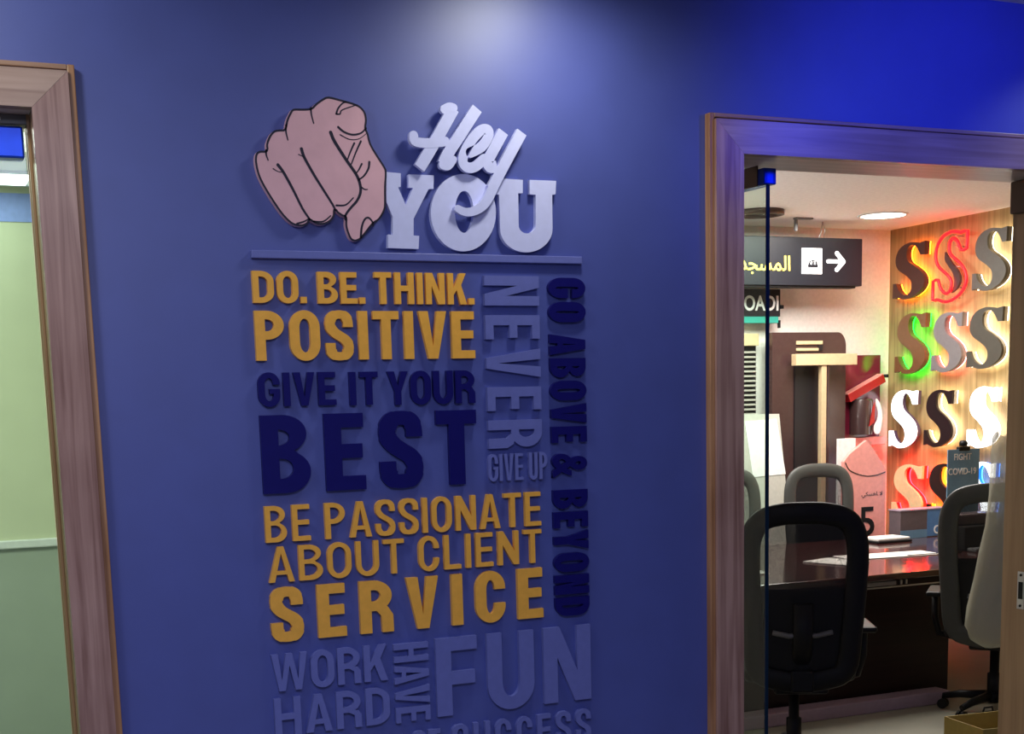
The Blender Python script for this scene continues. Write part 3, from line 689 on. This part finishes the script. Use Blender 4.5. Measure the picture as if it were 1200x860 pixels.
# ------------------------------------------------------------------ lit sample letters on the wood wall
S_OUT = [(.96, .985, 1), (.945, .75, 1), (.83, .75, 1), (.76, .85), (.68, .92), (.57, .95), (.47, .915), (.425, .84), (.43, .735), (.50, .65), (.68, .56), (.86, .45), (.95, .32), (.92, .19), (.78, .085), (.56, .015), (.36, .0), (.22, .03), (.12, .05, 1),
         (.015, .03, 1), (.02, .30, 1), (.12, .30, 1), (.18, .19), (.29, .105), (.42, .07), (.54, .12), (.585, .22), (.545, .33), (.39, .43), (.20, .525), (.11, .62), (.09, .735), (.145, .86), (.29, .955), (.50, .998), (.68, .985), (.80, .965, 1)]
def s_loop(w, h, grow=0.0):
    c = crom(S_OUT, True, 4); c = [((p[0]) * w, p[1] * h) for p in c]
    if grow:
        n = len(c); out = []
        for i, p in enumerate(c):
            a, q = c[i - 1], c[(i + 1) % n]; d = Vector((q[0] - a[0], q[1] - a[1]))
            if d.length < 1e-9: d = Vector((1, 0))
            d.normalize(); out.append((p[0] - d.y * grow, p[1] + d.x * grow))
        c = out
    return c
def face(name, col, rough=0.35, metal=0.0): return plain('face_' + name, col, rough, metal)
SAMP = {
 'amber':    (face('maroon', (0.06, 0.025, 0.022)), face('maroon_side', (0.10, 0.03, 0.02)), emit('halo_amber', (1.0, 0.20, 0.01), 20), 'dark maroon letter S glowing orange around it, top left of the lit sample letters'),
 'neon':     (face('dark_brown', (0.05, 0.03, 0.03)), face('dark_side', (0.06, 0.03, 0.03)), emit('tube_red', (1.0, 0.003, 0.006), 5), 'letter S outlined by a red neon tube, middle of the top row'),
 'steel':    (face('grey_metal', (0.085, 0.08, 0.07), 0.4), face('grey_side', (0.20, 0.19, 0.16), 0.4), emit('halo_white', (1.0, 0.90, 0.66), 8), 'grey metal letter S with white halo, top row beside the door jamb'),
 'green':    (face('rust', (0.15, 0.07, 0.03)), face('rust_side', (0.12, 0.10, 0.03)), emit('halo_green', (0.003, 1.0, 0.02), 18), 'brown letter S glowing bright green, left of the second row'),
 'pink':     (face('mid_grey', (0.17, 0.155, 0.16), 0.4), face('mid_side', (0.30, 0.22, 0.22), 0.4), emit('halo_pink', (1.0, 0.25, 0.25), 16), 'grey letter S with soft pink halo, middle of the second row'),
 'charcoal': (face('charcoal', (0.065, 0.06, 0.05)), face('clear_side', (0.62, 0.58, 0.48)), emit('halo_white2', (1.0, 0.90, 0.68), 9), 'charcoal letter S on clear sides with white halo, right of the second row'),
 'litface':  (emit('face_lit', (1.0, 0.97, 1.0), 2.2), face('plum_side', (0.09, 0.05, 0.09)), None, 'white lit-face letter S with dark plum sides, left of the third row'),
 'black':    (face('black_face', (0.018, 0.010, 0.012)), face('cream_side', (0.62, 0.56, 0.42)), emit('halo_cream', (1.0, 0.88, 0.60), 8), 'black-faced letter S on cream sides with warm halo, middle of the third row'),
 'glow':     (emit('face_glow', (1.0, 0.99, 0.97), 1.8), emit('side_glow', (1.0, 0.97, 0.9), 0.85), emit('halo_glow', (1.0, 0.95, 0.85), 8), 'all-white glowing letter S, face and sides lit, right of the third row'),
 'cream':    (face('cream_face', (0.85, 0.60, 0.33)), face('red_side', (0.5, 0.03, 0.03)), emit('halo_red', (1.0, 0.004, 0.008), 80), 'cream letter S on glowing red, left of the bottom row'),
 'orange':   (face('black_face2', (0.02, 0.012, 0.012)), emit('side_orange', (1.0, 0.36, 0.02), 1.2), emit('halo_orange', (1.0, 0.25, 0.01), 18), 'black letter S with glowing orange sides, bottom row behind the blue card'),
 'bluewhite':(emit('face_white', (0.9, 0.97, 1.0), 1.6), emit('side_blue', (0.02, 0.20, 1.0), 1.3), emit('halo_blue', (0.05, 0.25, 1.0), 8), 'white letter S with glowing blue sides, bottom row right of the blue card'),
}
XF = 6.71
for n, yl, yr, z0, z1 in S_LETTERS:
    fm, sm, hm, lab = SAMP[n]
    w_, h_ = yl - yr, z1 - z0
    root = empty('sample_letter', (BX, yl, z0), lab, 'illuminated letter', 'lit sample letters S on the wood wall')
    f = MB().loops([s_loop(w_ / 0.95, h_)] if n != 'neon' else [[(p[0] * w_, p[1] * h_) for p in crom([(.30, .74, 1), (.30, .62), (.40, .53), (.56, .40), (.62, .25), (.52, .10, 1), (.70, .16), (.80, .28), (.72, .42), (.52, .56)], True, 5)]], 0.018, Matrix.Translation((XF + 0.018 - BX, 0, 0)) @ TO_X)
    f.build('letter_face', fm, root)
    if n != 'neon': MB().loops([s_loop(w_ / 0.95, h_, -0.003)], BX - XF - 0.018 - 0.042, Matrix.Translation((-0.042, 0, 0)) @ TO_X).build('letter_side', sm, root)
    if n == 'neon':
        lp = s_loop(w_ / 0.95, h_, 0.012)
        pts = [(XF - BX - 0.012, -p[0], p[1]) for p in lp[::2]]
        MB().tube(pts, 0.011, 8, True).build('neon_tube', hm, root)
        for q in (0.18, 0.5, 0.8):
            MB().tube([(-0.0, -w_ * .6, h_ * q), (XF - BX + 0.018, -w_ * .6, h_ * q)], 0.006, 8).build('stand_off', M['steel'], root)
    elif hm is not None:
        # LED tray behind the can, glowing on the boards
        MB().loops([s_loop(w_ / 0.95, h_, -0.006)], 0.010, Matrix.Translation((-0.032, 0, 0)) @ TO_X).build('led_tray', hm, root)
    for q in ((.5, .03), (.55, .965)):
        MB().tube([(0, -w_ * q[0], h_ * q[1]), (XF - BX + 0.02, -w_ * q[0], h_ * q[1])], 0.004, 8).build('stand_off', M['steel'], root)

# ------------------------------------------------------------------ ceiling fittings
def downlight(loc, r, label):
    e = empty('ceiling_light', loc, label, 'ceiling light')
    MB().lathe([(r, 0), (r + .018, 0), (r + .018, -0.006), (r, -0.008), (r, 0)], (0, 0, 0), 40).build('trim_ring', M['white_acr'], e)
    MB().lathe([(0, -0.001), (r, -0.001), (r, -0.004), (0, -0.004)], (0, 0, 0), 40).build('diffuser', M['led_white'], e)
downlight((6.18, 4.81, RC), 0.15, 'glowing round recessed ceiling light near the wood wall')
e = empty('ceiling_speaker', (5.20, 4.83, RC), 'dark round ceiling ring seen through the open glass door', 'ceiling fitting')
MB().lathe([(0.12, 0), (0.16, 0), (0.16, -0.03), (0.12, -0.035), (0.12, 0)], (0, 0, 0), 40).build('ring', M['brown_metal'], e)
MB().lathe([(0, -0.004), (0.12, -0.004), (0.12, -0.012), (0, -0.018)], (0, 0, 0), 40).build('grille', M['brown_lam'], e)
e = empty('ceiling_light', (0.30, 2.75, OC), 'glowing strip light on the office ceiling behind the left glass door', 'ceiling light')
MB().box((-0.62, -0.13, -0.012), (0.22, 0.13, 0), 0.004).build('housing', M['white_acr'], e)
MB().box((-0.60, -0.115, -0.015), (0.20, 0.115, -0.011)).build('diffuser', M['led_office'], e)

# ------------------------------------------------------------------ hanging direction sign
SY = 5.2
e = empty('hanging_sign', (5.575, SY, 2.46), 'black hanging light box with yellow Arabic word, white square and arrow', 'direction sign')
MB().box((-0.95, -0.05, 0), (0.70, 0.05, 0.325), 0.004).build('sign_box', M['sign_black'], e)
MB().box((-0.95, -0.035, -0.014), (0.655, 0.045, 0.001), 0.002).build('bottom_tray', M['black'], e)
lettering('arabic_word', '\uFEAA\uFEA0\uFEB4\uFEE4\uFEDF\uFE8D', 0.10, M['sign_yellow'], e, Matrix.Translation((-0.115, -0.05, 0.14)) @ TO_Y, 0.012, 0.003, 1.0)
p = MB().box((0.185, -0.0545, 0.079), (0.352, -0.05, 0.252)).build('icon_square', M['sign_white'], e)
ic = MB()
for a, c in (((.235, .122), (.318, .142)), ((.24, .142), (.255, .158)), ((.27, .142), (.285, .158)), ((.298, .142), (.313, .158)), ((.258, .165), (.295, .172)), ((.225, .122), (.229, .175))):
    ic.box((a[0], -0.0565, a[1]), (c[0], -0.0545, c[1]))
for x in (.252, .277, .302): ic.lathe([(0.008, 0), (0, .012)], (x, -0.0555, .158), 10)
ic.build('pictogram', M['sign_black'], p)
ar = MB().loops([stroke([(0.405, 0.166), (0.45, 0.166), (0.525, 0.166)], 0.026, None, True)], 0.004, Matrix.Translation((0, -0.05, 0)) @ TO_Y)
ar.loops([stroke([(0.480, 0.222), (0.507, 0.195), (0.537, 0.166)], 0.030, None, True)], 0.0042, Matrix.Translation((0, -0.05, 0)) @ TO_Y)
ar.loops([stroke([(0.537, 0.166), (0.507, 0.136), (0.480, 0.110)], 0.030, None, True)], 0.0044, Matrix.Translation((0, -0.05, 0)) @ TO_Y)
ar.build('arrow', M['sign_white'], e)
for x in (-0.62, 0.36):
    MB().tube([(x, 0, .325), (x + .02, 0, .36), (x + .035, 0, RC - 2.46)], 0.004, 8).tube([(x + .035, 0, RC - 2.46), (x + .055, 0, .38), (x + .045, 0, .325)], 0.003, 8).build('hanger_wire', M['steel'], e)
e = empty('ceiling_bracket', (5.70, 5.05, RC), 'small grey bracket on the ceiling above the hanging sign', 'bracket')
MB().box((-0.07, -0.02, -0.012), (0.07, 0.02, 0), 0.003).box((-0.07, -0.01, -0.09), (-0.05, 0.01, -0.01), 0.003).build('bracket_plate', M['grey_plastic'], e)

# second sign below it
e = empty('wall_sign', (5.30, 5.42, 2.22), 'charcoal sign with white capital letters and teal stripe under the hanging sign', 'sign')
MB().box((-0.6, -0.03, 0.045), (0.452, 0.03, 0.235), 0.002).build('sign_panel', M['sign_black'], e)
MB().box((-0.6, -0.032, 0.0), (0.435, 0.03, 0.045), 0.002).build('teal_stripe', M['teal'], e)
lettering('sign_word', 'LOADI', 0.105, M['white_acr'], e, Matrix.Translation((0.085, -0.030, 0.132)) @ TO_Y, 0.025, 0.003, 0.83, 'LEFT')
MB().box((0.452, -0.04, 0.10), (0.476, -0.0, 0.125), 0.002).box((0.440, -0.036, -0.035), (0.452, -0.01, 0.02), 0.002).build('clip', M['black'], e)

# louvred panel
e = empty('louvre_panel', (5.30, 5.46, 0.55), 'beige louvre panel of thin slats behind the open glass door', 'louvre panel')
MB().box((-0.45, -0.03, 1.515), (0.30, 0.04, 1.60), 0.003).build('head_rail', M['beige'], e)
MB().box((-0.45, 0.01, 0), (0.30, 0.04, 1.515)).build('back_panel', M['dark_hole'], e)
for i in range(44):
    MB().box((-0.44, -0.012, -0.002), (0.29, 0.012, 0.002), 0.0008, Matrix.Translation((0, -0.005, 0.03 + i * 0.0335)) @ Matrix.Rotation(math.radians(35), 4, 'X')).build('slat', M['slat'], e)

# dark totem sign samples and the pale T-shaped stand
e = empty('sign_totem', (5.95, 5.35, 0), 'tall dark brown sign totem with rounded top corner behind the beige T', 'sign totem')
MB().loops([[(-0.32, 0), (0.315, 0), (0.315, 2.05)] + arc(0.245, 2.05, 0.07, 0.10, 0, 90, 8)[1:] + [(-0.32, 2.15)]], 0.08, Matrix.Translation((0, 0.04, 0)) @ TO_Y).build('body', M['brown_lam'], e)
MB().box((-0.135, -0.052, 0.2), (0.06, -0.04, 1.935)).build('recess_panel', M['dark_hole'], e)
pl = MB().box((-0.12, -0.05, 2.065), (0.105, -0.04, 2.09), 0.002).box((-0.12, -0.05, 2.02), (0.07, -0.04, 2.04), 0.002).build('pale_strip', M['beige'], e)
MB().box((0.07, -0.049, 2.02), (0.105, -0.04, 2.062), 0.001).build('strip_gap', M['dark_hole'], e)
e = empty('t_stand', (6.04, 5.22, 0), 'beige T-shaped stand in front of the dark sign totem', 'stand')
MB().box((-0.29, -0.03, 1.915), (0.235, 0.03, 1.995), 0.003).build('cross_bar', M['beige'], e)
MB().box((-0.065, -0.02, 0.012), (-0.022, 0.02, 1.915), 0.003).build('upright', M['beige'], e)
MB().box((-0.018, -0.02, 0.012), (0.002, 0.02, 1.915), 0.002).build('edge_strip', M['brown_lam'], e)
MB().box((-0.25, -0.03, 0), (0.2, 0.03, 0.012), 0.003).build('foot_plate', M['beige'], e)

# maroon display panel with red bracket
e = empty('maroon_display', (6.29, 5.44, 1.36), 'glossy maroon display panel with angled red bar and white figure', 'display panel')
MB().box((0.0, -0.02, 0.03), (0.375, 0.05, 0.63), 0.004).build('panel', M['maroon'], e)
MB().box((-0.01, -0.06, -0.03), (0.40, 0.05, 0.03), 0.004).build('ledge', M['pink_acr'], e)
MB().box((-0.02, -0.07, -0.02), (0.33, 0.0, 0.04), 0.004, Matrix.Translation((0.055, -0.03, 0.315)) @ Matrix.Rotation(math.radians(-24), 4, 'Y')).mat(1).box((-0.02, -0.07, 0.04), (0.33, 0.0, 0.047), 0.001, Matrix.Translation((0.055, -0.03, 0.315)) @ Matrix.Rotation(math.radians(-24), 4, 'Y')).build('angled_bar', [M['red'], M['pink_acr']], e)
MB().lathe([(0, -0.012), (0.018, -0.012), (0.018, 0.012), (0, 0.012)], (0.395, -0.06, 0.475), 16).build('end_knob', M['black'], e)
MB().lathe([(0.085, 0.05), (0.085, 0.30), (0.08, 0.31), (0, 0.31)], (0.17, -0.06, 0), 28).build('column', M['brown_lam'], e)
MB().loops([[(p[0] * .11, p[1] * .25) for p in crom([(0.45, 1.0), (0.75, .85), (0.95, .55), (0.9, .25), (.75, 0), (.35, 0), (.3, .2), (.55, .4), (.6, .62), (.42, .85)], True, 4)]], 0.006, Matrix.Translation((0.185, -0.15, 0.06)) @ TO_Y).build('white_figure', M['white_acr'], e)
MB().loops([[(0, 0), (0.045, 0.03), (0.05, 0.18), (0.03, 0.14)]], 0.006, Matrix.Translation((0.175, -0.148, 0.11)) @ TO_Y).build('red_flash', M['red'], e)

# peaked pink sign with figure and Arabic line
e = empty('peaked_sign', (6.15, 4.95, 0), 'tall pink sign with peaked top, Arabic line and large 5', 'display sign')
MB().box((-0.17, -0.10, 0), (0.19, 0.10, 0.02), 0.003).build('foot_plate', M['white_acr'], e)
MB().loops([[(-0.175, 0.02), (0.19, 0.02), (0.19, 1.17), (0.12, 1.27), (0.02, 1.385), (-0.13, 1.29), (-0.175, 1.24)]], 0.03, Matrix.Translation((0, 0.015, 0)) @ TO_Y).build('sign_body', M['pink_acr'], e)
MB().loops([stroke([(-0.165, 1.235), (-0.12, 1.175), (0.0, 1.135), (0.10, 1.135), (0.185, 1.155)], 0.008, None, False)], 0.002, Matrix.Translation((0, -0.015, 0)) @ TO_Y).build('curved_line', M['brown_lam'], e)
lettering('figure', '5', 0.215, M['black'], e, Matrix.Translation((0.03, -0.015, 0.80)) @ TO_Y, 0.012, 0.003, 1.1)
lettering('arabic_line', '\uFEF2\uFEDB\uFEB4\uFEEB\uFE8E \uFEFB', 0.028, M['brown_lam'], e, Matrix.Translation((0.07, -0.015, 1.005)) @ TO_Y, 0.004, 0.002, 1.3)
MB().box((-0.20, 0.02, 0.02), (-0.05, 0.04, 1.40), 0.002).build('white_backing', M['white_acr'], e)

# leaning pale boards
e = empty('display_board', (5.45, 5.15, 0), 'tall pale grey display board leaning behind the far chairs', 'display board')
TL = Matrix.Rotation(math.radians(-4), 4, 'X')
MB().loops([[(-0.22, 0), (0.30, 0), (0.19, 1.585), (-0.12, 1.59)]], 0.025, TL @ TO_Y).build('board', M['whiteboard'], e)
MB().loops([[(-0.33, 0), (-0.21, 0), (-0.115, 1.59), (-0.20, 1.54)]], 0.02, TL @ Matrix.Translation((0, 0.03, 0)) @ TO_Y).build('side_board', M['office_wall'], e)
MB().loops([[(-0.05, 1.15), (0.225, 1.16), (0.165, 1.55), (-0.10, 1.54)]], 0.003, TL @ Matrix.Translation((0, -0.025, 0)) @ TO_Y).build('card', M['white_acr'], e)
# ------------------------------------------------------------------ conference desk
DX0, DX1 = 2.75, 6.64; DY0, DY1 = 3.02, 4.66
e = empty('desk', (4.2, 3.8, 0), 'large dark mahogany meeting desk with glossy top', 'desk')
E0 = Matrix.Translation((-4.2, -3.8, 0))
MB().box((DX0, DY0, 0.692), (DX1, DY1, 0.730), 0.006, E0).build('desk_top', M['desk_top'], e)
MB().box((DX0 + .05, DY0 + .035, 0.0), (5.285, DY0 + .065, 0.692), 0.003, E0).build('front_panel', M['desk'], e)
MB().box((5.255, DY0 + .065, 0.0), (5.285, DY1 - .45, 0.692), 0.003, E0).build('side_panel', M['desk'], e)
MB().box((DX0 + .05, DY0 + .065, 0.0), (DX0 + .08, DY1 - .1, 0.692), 0.003, E0).build('side_panel', M['desk'], e)
MB().box((6.10, DY1 - .55, 0.0), (6.13, DY1 - .1, 0.692), 0.003, E0).build('side_panel', M['desk'], e)
MB().box((DX0 + .05, DY0 + .028, 0.648), (5.285, DY0 + .035, 0.656), 0.001, E0).build('trim_line', M['steel'], e)
MB().box((4.70, DY0 + .024, 0.662), (4.90, DY0 + .035, 0.684), 0.001, E0).build('label_strip', M['slat'], e)
for x in (4.665, 4.93, 4.965): MB().box((x, DY0 + .024, 0.662), (x + .012, DY0 + .035, 0.686), 0.001, E0).build('clip', M['steel'], e)
e = empty('plinth', (4.6, 2.95, 0), 'low mauve plinth board along the foot of the dark desk', 'plinth')
MB().box((-1.5, -0.06, 0), (0.56, 0.06, 0.07), 0.006).build('body', M['mauve'], e)

# ------------------------------------------------------------------ things on the desk
TZ = 0.731
def sheet(name, x, y, w_, d_, rz, label, mat=None, thick=0.004, z=TZ):
    b = MB(); n = 6
    b.box((-w_ / 2, -d_ / 2, 0), (w_ / 2, d_ / 2, thick), 0.001)
    o = b.build(name, mat or M['paper']); o.location = (x, y, z); o.rotation_euler = (0, 0, math.radians(rz))
    return tag(o, label, 'paper', 'papers on the desk')
sheet('paper_sheet', 5.38, 3.72, 0.62, 0.22, -6, 'long pale paper sheet lying on the desk in front of the box')
sheet('paper_sheet', 4.93, 3.62, 0.24, 0.30, 18, 'pale paper sheet on the desk behind the black chair back, right one', None, 0.006)
sheet('paper_sheet', 4.22, 3.48, 0.21, 0.16, -12, 'small pale paper on the desk seen through the black chair back, left one')
o = MB().box((-0.19, -0.006, 0), (0.19, 0.006, 0.008), 0.002).build('ruler', M['black']); o.location = (5.64, 3.60, TZ); o.rotation_euler = (0, 0, math.radians(-5))
tag(o, 'thin black ruler lying at the edge of the long paper sheet', 'ruler')
e = empty('document_tray', (5.90, 4.38, TZ), 'pale document tray on the desk in front of the pink sign', 'tray')
MB().box((-0.14, -0.10, 0.0), (0.14, 0.10, 0.012), 0.003).build('base', M['black'], e)
MB().box((-0.13, -0.09, 0.012), (0.13, 0.09, 0.032), 0.006).build('paper_stack', M['paper'], e)

bx = empty('carton_box', (6.275, 4.50, TZ), 'grey and blue printed carton standing open on the desk', 'box')
b = MB(); T = 0.006; W2, D2, H2 = 0.205, 0.06, 0.195
b.box((-W2, -D2, 0), (W2, D2, T)).box((-W2, D2 - T, T), (W2, D2, H2)).box((-W2, -D2 + T, T), (-W2 + T, D2 - T, H2)).box((W2 - T, -D2 + T, T), (W2, D2 - T, H2))
b.build('carton_walls', M['film_grey'], bx)
MB().box((-W2, -D2, T), (0.02, -D2 + T, H2 - .008)).build('window_film', M['film_grey'], bx)
MB().box((0.02, -D2 - .001, T), (W2, -D2 + T, H2 - .004)).build('printed_panel', M['print_blue'], bx)
MB().box((-W2, -D2 - .0015, 0.0), (0.02, -D2 + .001, 0.055)).build('lower_band', M['slate_blue'], bx)
MB().box((-W2 - .004, -D2 - .004, H2 - .01), (W2 + .004, D2 + .004, H2), 0.002).build('lid_edge', M['mauve'], bx)
lettering('printed_letters', 'CO', 0.058, M['white_acr'], bx, Matrix.Translation((0.075, -D2 - .001, 0.045)) @ TO_Y, 0.03, 0.002, 1.0, 'LEFT')

cs = empty('card_stand', (6.33, 4.12, TZ - 0.731 + 0.731), 'tall slate blue card reading FIGHT COVID-19 held by a black clip', 'card stand')
cs.location = (6.205, 4.02, TZ)
MB().box((-0.12, -0.07, 0), (0.16, 0.07, 0.012), 0.004).build('base', M['black'], cs)
MB().tube([(0.02, 0.012, 0.01), (0.02, 0.012, 0.62)], 0.007, 10).build('pole', M['black'], cs)
MB().box((-0.028, -0.012, 0.595), (0.062, 0.022, 0.622), 0.006).lathe([(0, .622), (.024, .625), (.028, .645), (.018, .66), (0, .662)], (0.017, 0.005, 0), 16).build('clip', M['black'], cs)
cd = MB().box((-0.115, -0.004, 0.02), (0.145, 0.003, 0.605), 0.001).build('card', M['slate_blue'], cs)
lettering('card_words', 'FIGHT', 0.043, M['white_acr'], cd, Matrix.Translation((0.005, -0.004, 0.555)) @ TO_Y, 0.010, 0.002, 0.88)
lettering('card_words', 'COVID-19', 0.043, M['white_acr'], cd, Matrix.Translation((0.005, -0.004, 0.462)) @ TO_Y, 0.010, 0.002, 0.88)
mo = empty('black_device', (6.02, 3.72, TZ), 'black desk device behind the mesh of the right-hand chair', 'device')
MB().box((-0.13, -0.10, 0.0), (0.17, 0.12, 0.15), 0.012).build('body', M['black'], mo)
MB().box((-0.135, -0.03, 0.15), (0.19, 0.12, 0.22), 0.012).build('top_hood', M['film_grey'], mo)
MB().box((-0.12, -0.19, 0.0), (0.15, -0.11, 0.022), 0.006).build('front_tray', M['grey_plastic'], mo)

# ------------------------------------------------------------------ mesh task chairs
def chair_proto(frame_mat, label, tail):
    """faces +Y; back towards -Y; origin on the floor under the seat"""
    root = empty('task_chair', (0, 0, 0), label, 'office chair', 'mesh-back task chairs')
    yb = -0.25
    # back frame: arched loop of oval section
    pr = [(-.215, .50), (-.240, .68), (-.258, .90), (-.260, 1.03), (-.243, 1.115), (-.195, 1.170), (-.10, 1.194), (0, 1.198), (.10, 1.194), (.195, 1.170), (.243, 1.115), (.260, 1.03), (.258, .90), (.240, .68), (.215, .50), (.12, .455), (0, .445), (-.12, .455)]
    lp = crom([(p[0] * .90, p[1]) for p in pr], True, 5)
    MB().tube([(p[0], yb - .05 * (p[1] - .45) - .02 * (1 - abs(p[0]) / .3), p[1]) for p in lp], .03, 12, True, flat=(.018, .048, (0, 1, 0))).build('back_frame', frame_mat, root)
    def back(z0, z1, inset_, dy, mat, name, thick=None):
        b = MB(); rows = []
        zs = [z0 + (z1 - z0) * i / 10 for i in range(11)]
        def half(z):
            q = [p for p in lp if p[0] > 0]; best = 0
            for a, c in zip(q, q[1:]):
                if (a[1] - z) * (c[1] - z) <= 0 and a[1] != c[1]: best = max(best, a[0] + (c[0] - a[0]) * (z - a[1]) / (c[1] - a[1]))
            return max(best - inset_, .02)
        for z in zs:
            hw = half(z); rows.append([b.bm.verts.new((hw * u / 5, yb - .05 * (z - .45) - .02 * (1 - abs(u) / 5) + dy, z)) for u in range(-5, 6)])
        for A, Bq in zip(rows, rows[1:]):
            for k in range(10):
                f = b.bm.faces.new((A[k], A[k + 1], Bq[k + 1], Bq[k])); f.smooth = True
        if thick: bmesh.ops.solidify(b.bm, geom=b.bm.faces[:], thickness=thick)
        return b.build(name, mat, root)
    back(.47, 1.185, .012, 0.004, M['chair_net'], 'back_net')
    back(.46, .86, .01, 0.012, M['black'], 'lumbar_pad', .02)
    MB().tube([(0, yb + .02, .47), (0, yb - .035, .62), (0, yb - .05, .80)], .03, 12, flat=(.02, .045, (0, 1, 0))).build('back_spine', M['black'], root)
    MB().tube([(0, yb - .03, .66), (.06, yb - .035, .655), (.13, yb - .03, .67)], .012, 8).tube([(0, yb - .03, .66), (-.06, yb - .035, .655), (-.13, yb - .03, .67)], .012, 8).build('spine_handle', M['grey_plastic'], root)
    s = MB(); t = bmesh.new(); bmesh.ops.create_cube(t, size=1)
    for v in t.verts: v.co = Vector((v.co.x * .50, v.co.y * .48 + .02, v.co.z * .075 + .465))
    bmesh.ops.bevel(t, geom=t.edges[:], offset=.035, segments=4, affect='EDGES', profile=.5)
    for f in t.faces: f.smooth = True
    s.join(t); s.build('seat', M['black'], root)
    MB().box((-.12, -.26, .385), (.12, .12, .43), .012).box((-.05, -.30, .40), (.05, -.20, .50), .01).build('tilt_mechanism', M['black'], root)
    for sx in (-1, 1):
        a = MB().tube([(sx * .20, .0, .41), (sx * .285, -.02, .43), (sx * .305, -.04, .52), (sx * .305, -.05, .645)], .018, 10).build('arm_post', M['black'], root)
        MB().box((sx * .305 - .04, -.18, .645), (sx * .305 + .04, .10, .672), .012).build('arm_pad', M['black'], a)
    MB().lathe([(.0, .07), (.035, .07), (.035, .22), (.024, .225), (.024, .39), (0, .39)], (0, 0, 0), 20).build('gas_column', M['black'], root)
    MB().lathe([(0, .07), (.05, .07), (.055, .10), (.04, .125), (0, .125)], (0, 0, 0), 20).build('base_hub', M['black'], root)
    for i in range(5):
        a = math.radians(72 * i + 21); ca, sa = math.cos(a), math.sin(a)
        l = MB().tube([(ca * .04, sa * .04, .10), (ca * .18, sa * .18, .09), (ca * .27, sa * .27, .07)], .02, 10, rads=[.026, .021, .016]).build('base_leg', M['black'], root)
        c = MB()
        c.tube([(ca * .27, sa * .27, .07), (ca * .27, sa * .27, .04)], .008, 8)
        for q in (-.013, .013):
            c.tube([(ca * .27 - sa * (q - .008), sa * .27 + ca * (q - .008), .028), (ca * .27 - sa * (q + .008), sa * .27 + ca * (q + .008), .028)], .027, 14)
        c.build('caster', M['black'], l)
    return root
ch = chair_proto(M['black'], 'black mesh-back task chair in front of the desk, nearest the open glass door', '')
ch.location = (3.535 + .127, 2.0 + .24, 0); ch.rotation_euler = (0, 0, math.radians(-28))
def place(x, y, rz, label, frame=None):
    c = copy_tree(ch); c.location = (x, y, 0); c.rotation_euler = (0, 0, math.radians(rz)); c['label'] = label
    if frame:
        for q in c.children:
            if q.name.startswith('back_frame'): q.data = q.data.copy(); q.data.materials[0] = frame
    return c
g2 = plain('grey_chair_frame', (0.048, 0.050, 0.045), 0.5)
place(4.985 + .185, 2.38 + .19, -45, 'grey-framed mesh task chair at the right end of the desk', g2)
place(5.66, 4.52, 178, 'grey-framed mesh task chair behind the desk, below the beige T', g2)
place(4.93, 4.52, 182, 'grey-framed mesh task chair behind the desk, cut by the door casing', g2)

# plastic cover hanging at the right-hand chair
b = MB(); rows = []
prof = [(1.44, 5.050, .05), (1.34, 5.043, .09), (1.22, 5.025, .12), (1.09, 4.998, .15), (1.0, 4.985, .17), (.88, 4.955, .21), (.75, 4.925, .25), (.62, 4.895, .28), (.53, 4.878, .30), (.47, 4.90, .27), (.435, 4.97, .18)]
for z, xl, hw in prof:
    ring = []
    for k in range(28):
        a = 2 * PI * k / 28; rr_ = 1 + .10 * math.sin(3 * a + z * 9) + .07 * math.sin(7 * a - z * 17)
        ring.append(b.bm.verts.new((xl - .325 + hw - hw * math.cos(a) * (rr_ if abs(math.cos(a)) < .9 else 1), 2.10 + .09 * math.sin(a) * rr_, z + .055 + .012 * math.sin(5 * a))))
    rows.append(ring)
for A, Bq in zip(rows, rows[1:]):
    for k in range(28):
        f = b.bm.faces.new((A[k], A[(k + 1) % 28], Bq[(k + 1) % 28], Bq[k])); f.smooth = True
b.bm.faces.new(rows[-1])
o = b.build('plastic_bag', M['bag']); tag(o, 'translucent crumpled plastic bag hanging behind the right-hand door jamb', 'plastic bag')

# ------------------------------------------------------------------ on the floor inside the doorway
e = empty('cardboard_box', (4.20, 1.50, 0), 'open yellow cardboard box on the floor by the right door jamb', 'box', None, math.radians(-6))
b = MB(); w2, d2_, h2 = 0.18, 0.135, 0.30; t_ = 0.006
b.box((-w2, -d2_, 0), (w2, d2_, t_)).box((-w2, -d2_, t_), (-w2 + t_, d2_, h2)).box((w2 - t_, -d2_, t_), (w2, d2_, h2)).box((-w2 + t_, -d2_, t_), (w2 - t_, -d2_ + t_, h2)).box((-w2 + t_, d2_ - t_, t_), (w2 - t_, d2_, h2))
b.build('carton', M['carton'], e)
MB().box((0, -d2_, 0), (0.10, d2_, 0.004), 0.001, Matrix.Translation((w2 - t_, 0, h2)) @ Matrix.Rotation(math.radians(35), 4, 'Y')).build('flap', M['carton'], e)
e = empty('black_pouch', (4.86, 2.28, 0), 'small black pouch on the floor behind the yellow box', 'pouch')
MB().box((-0.07, -0.05, 0), (0.09, 0.05, 0.10), 0.025).build('body', M['black'], e)
MB().tube([(-.03, 0, .095), (-.02, 0, .125), (.03, 0, .125), (.04, 0, .095)], .005, 8).build('handle', M['black'], e)
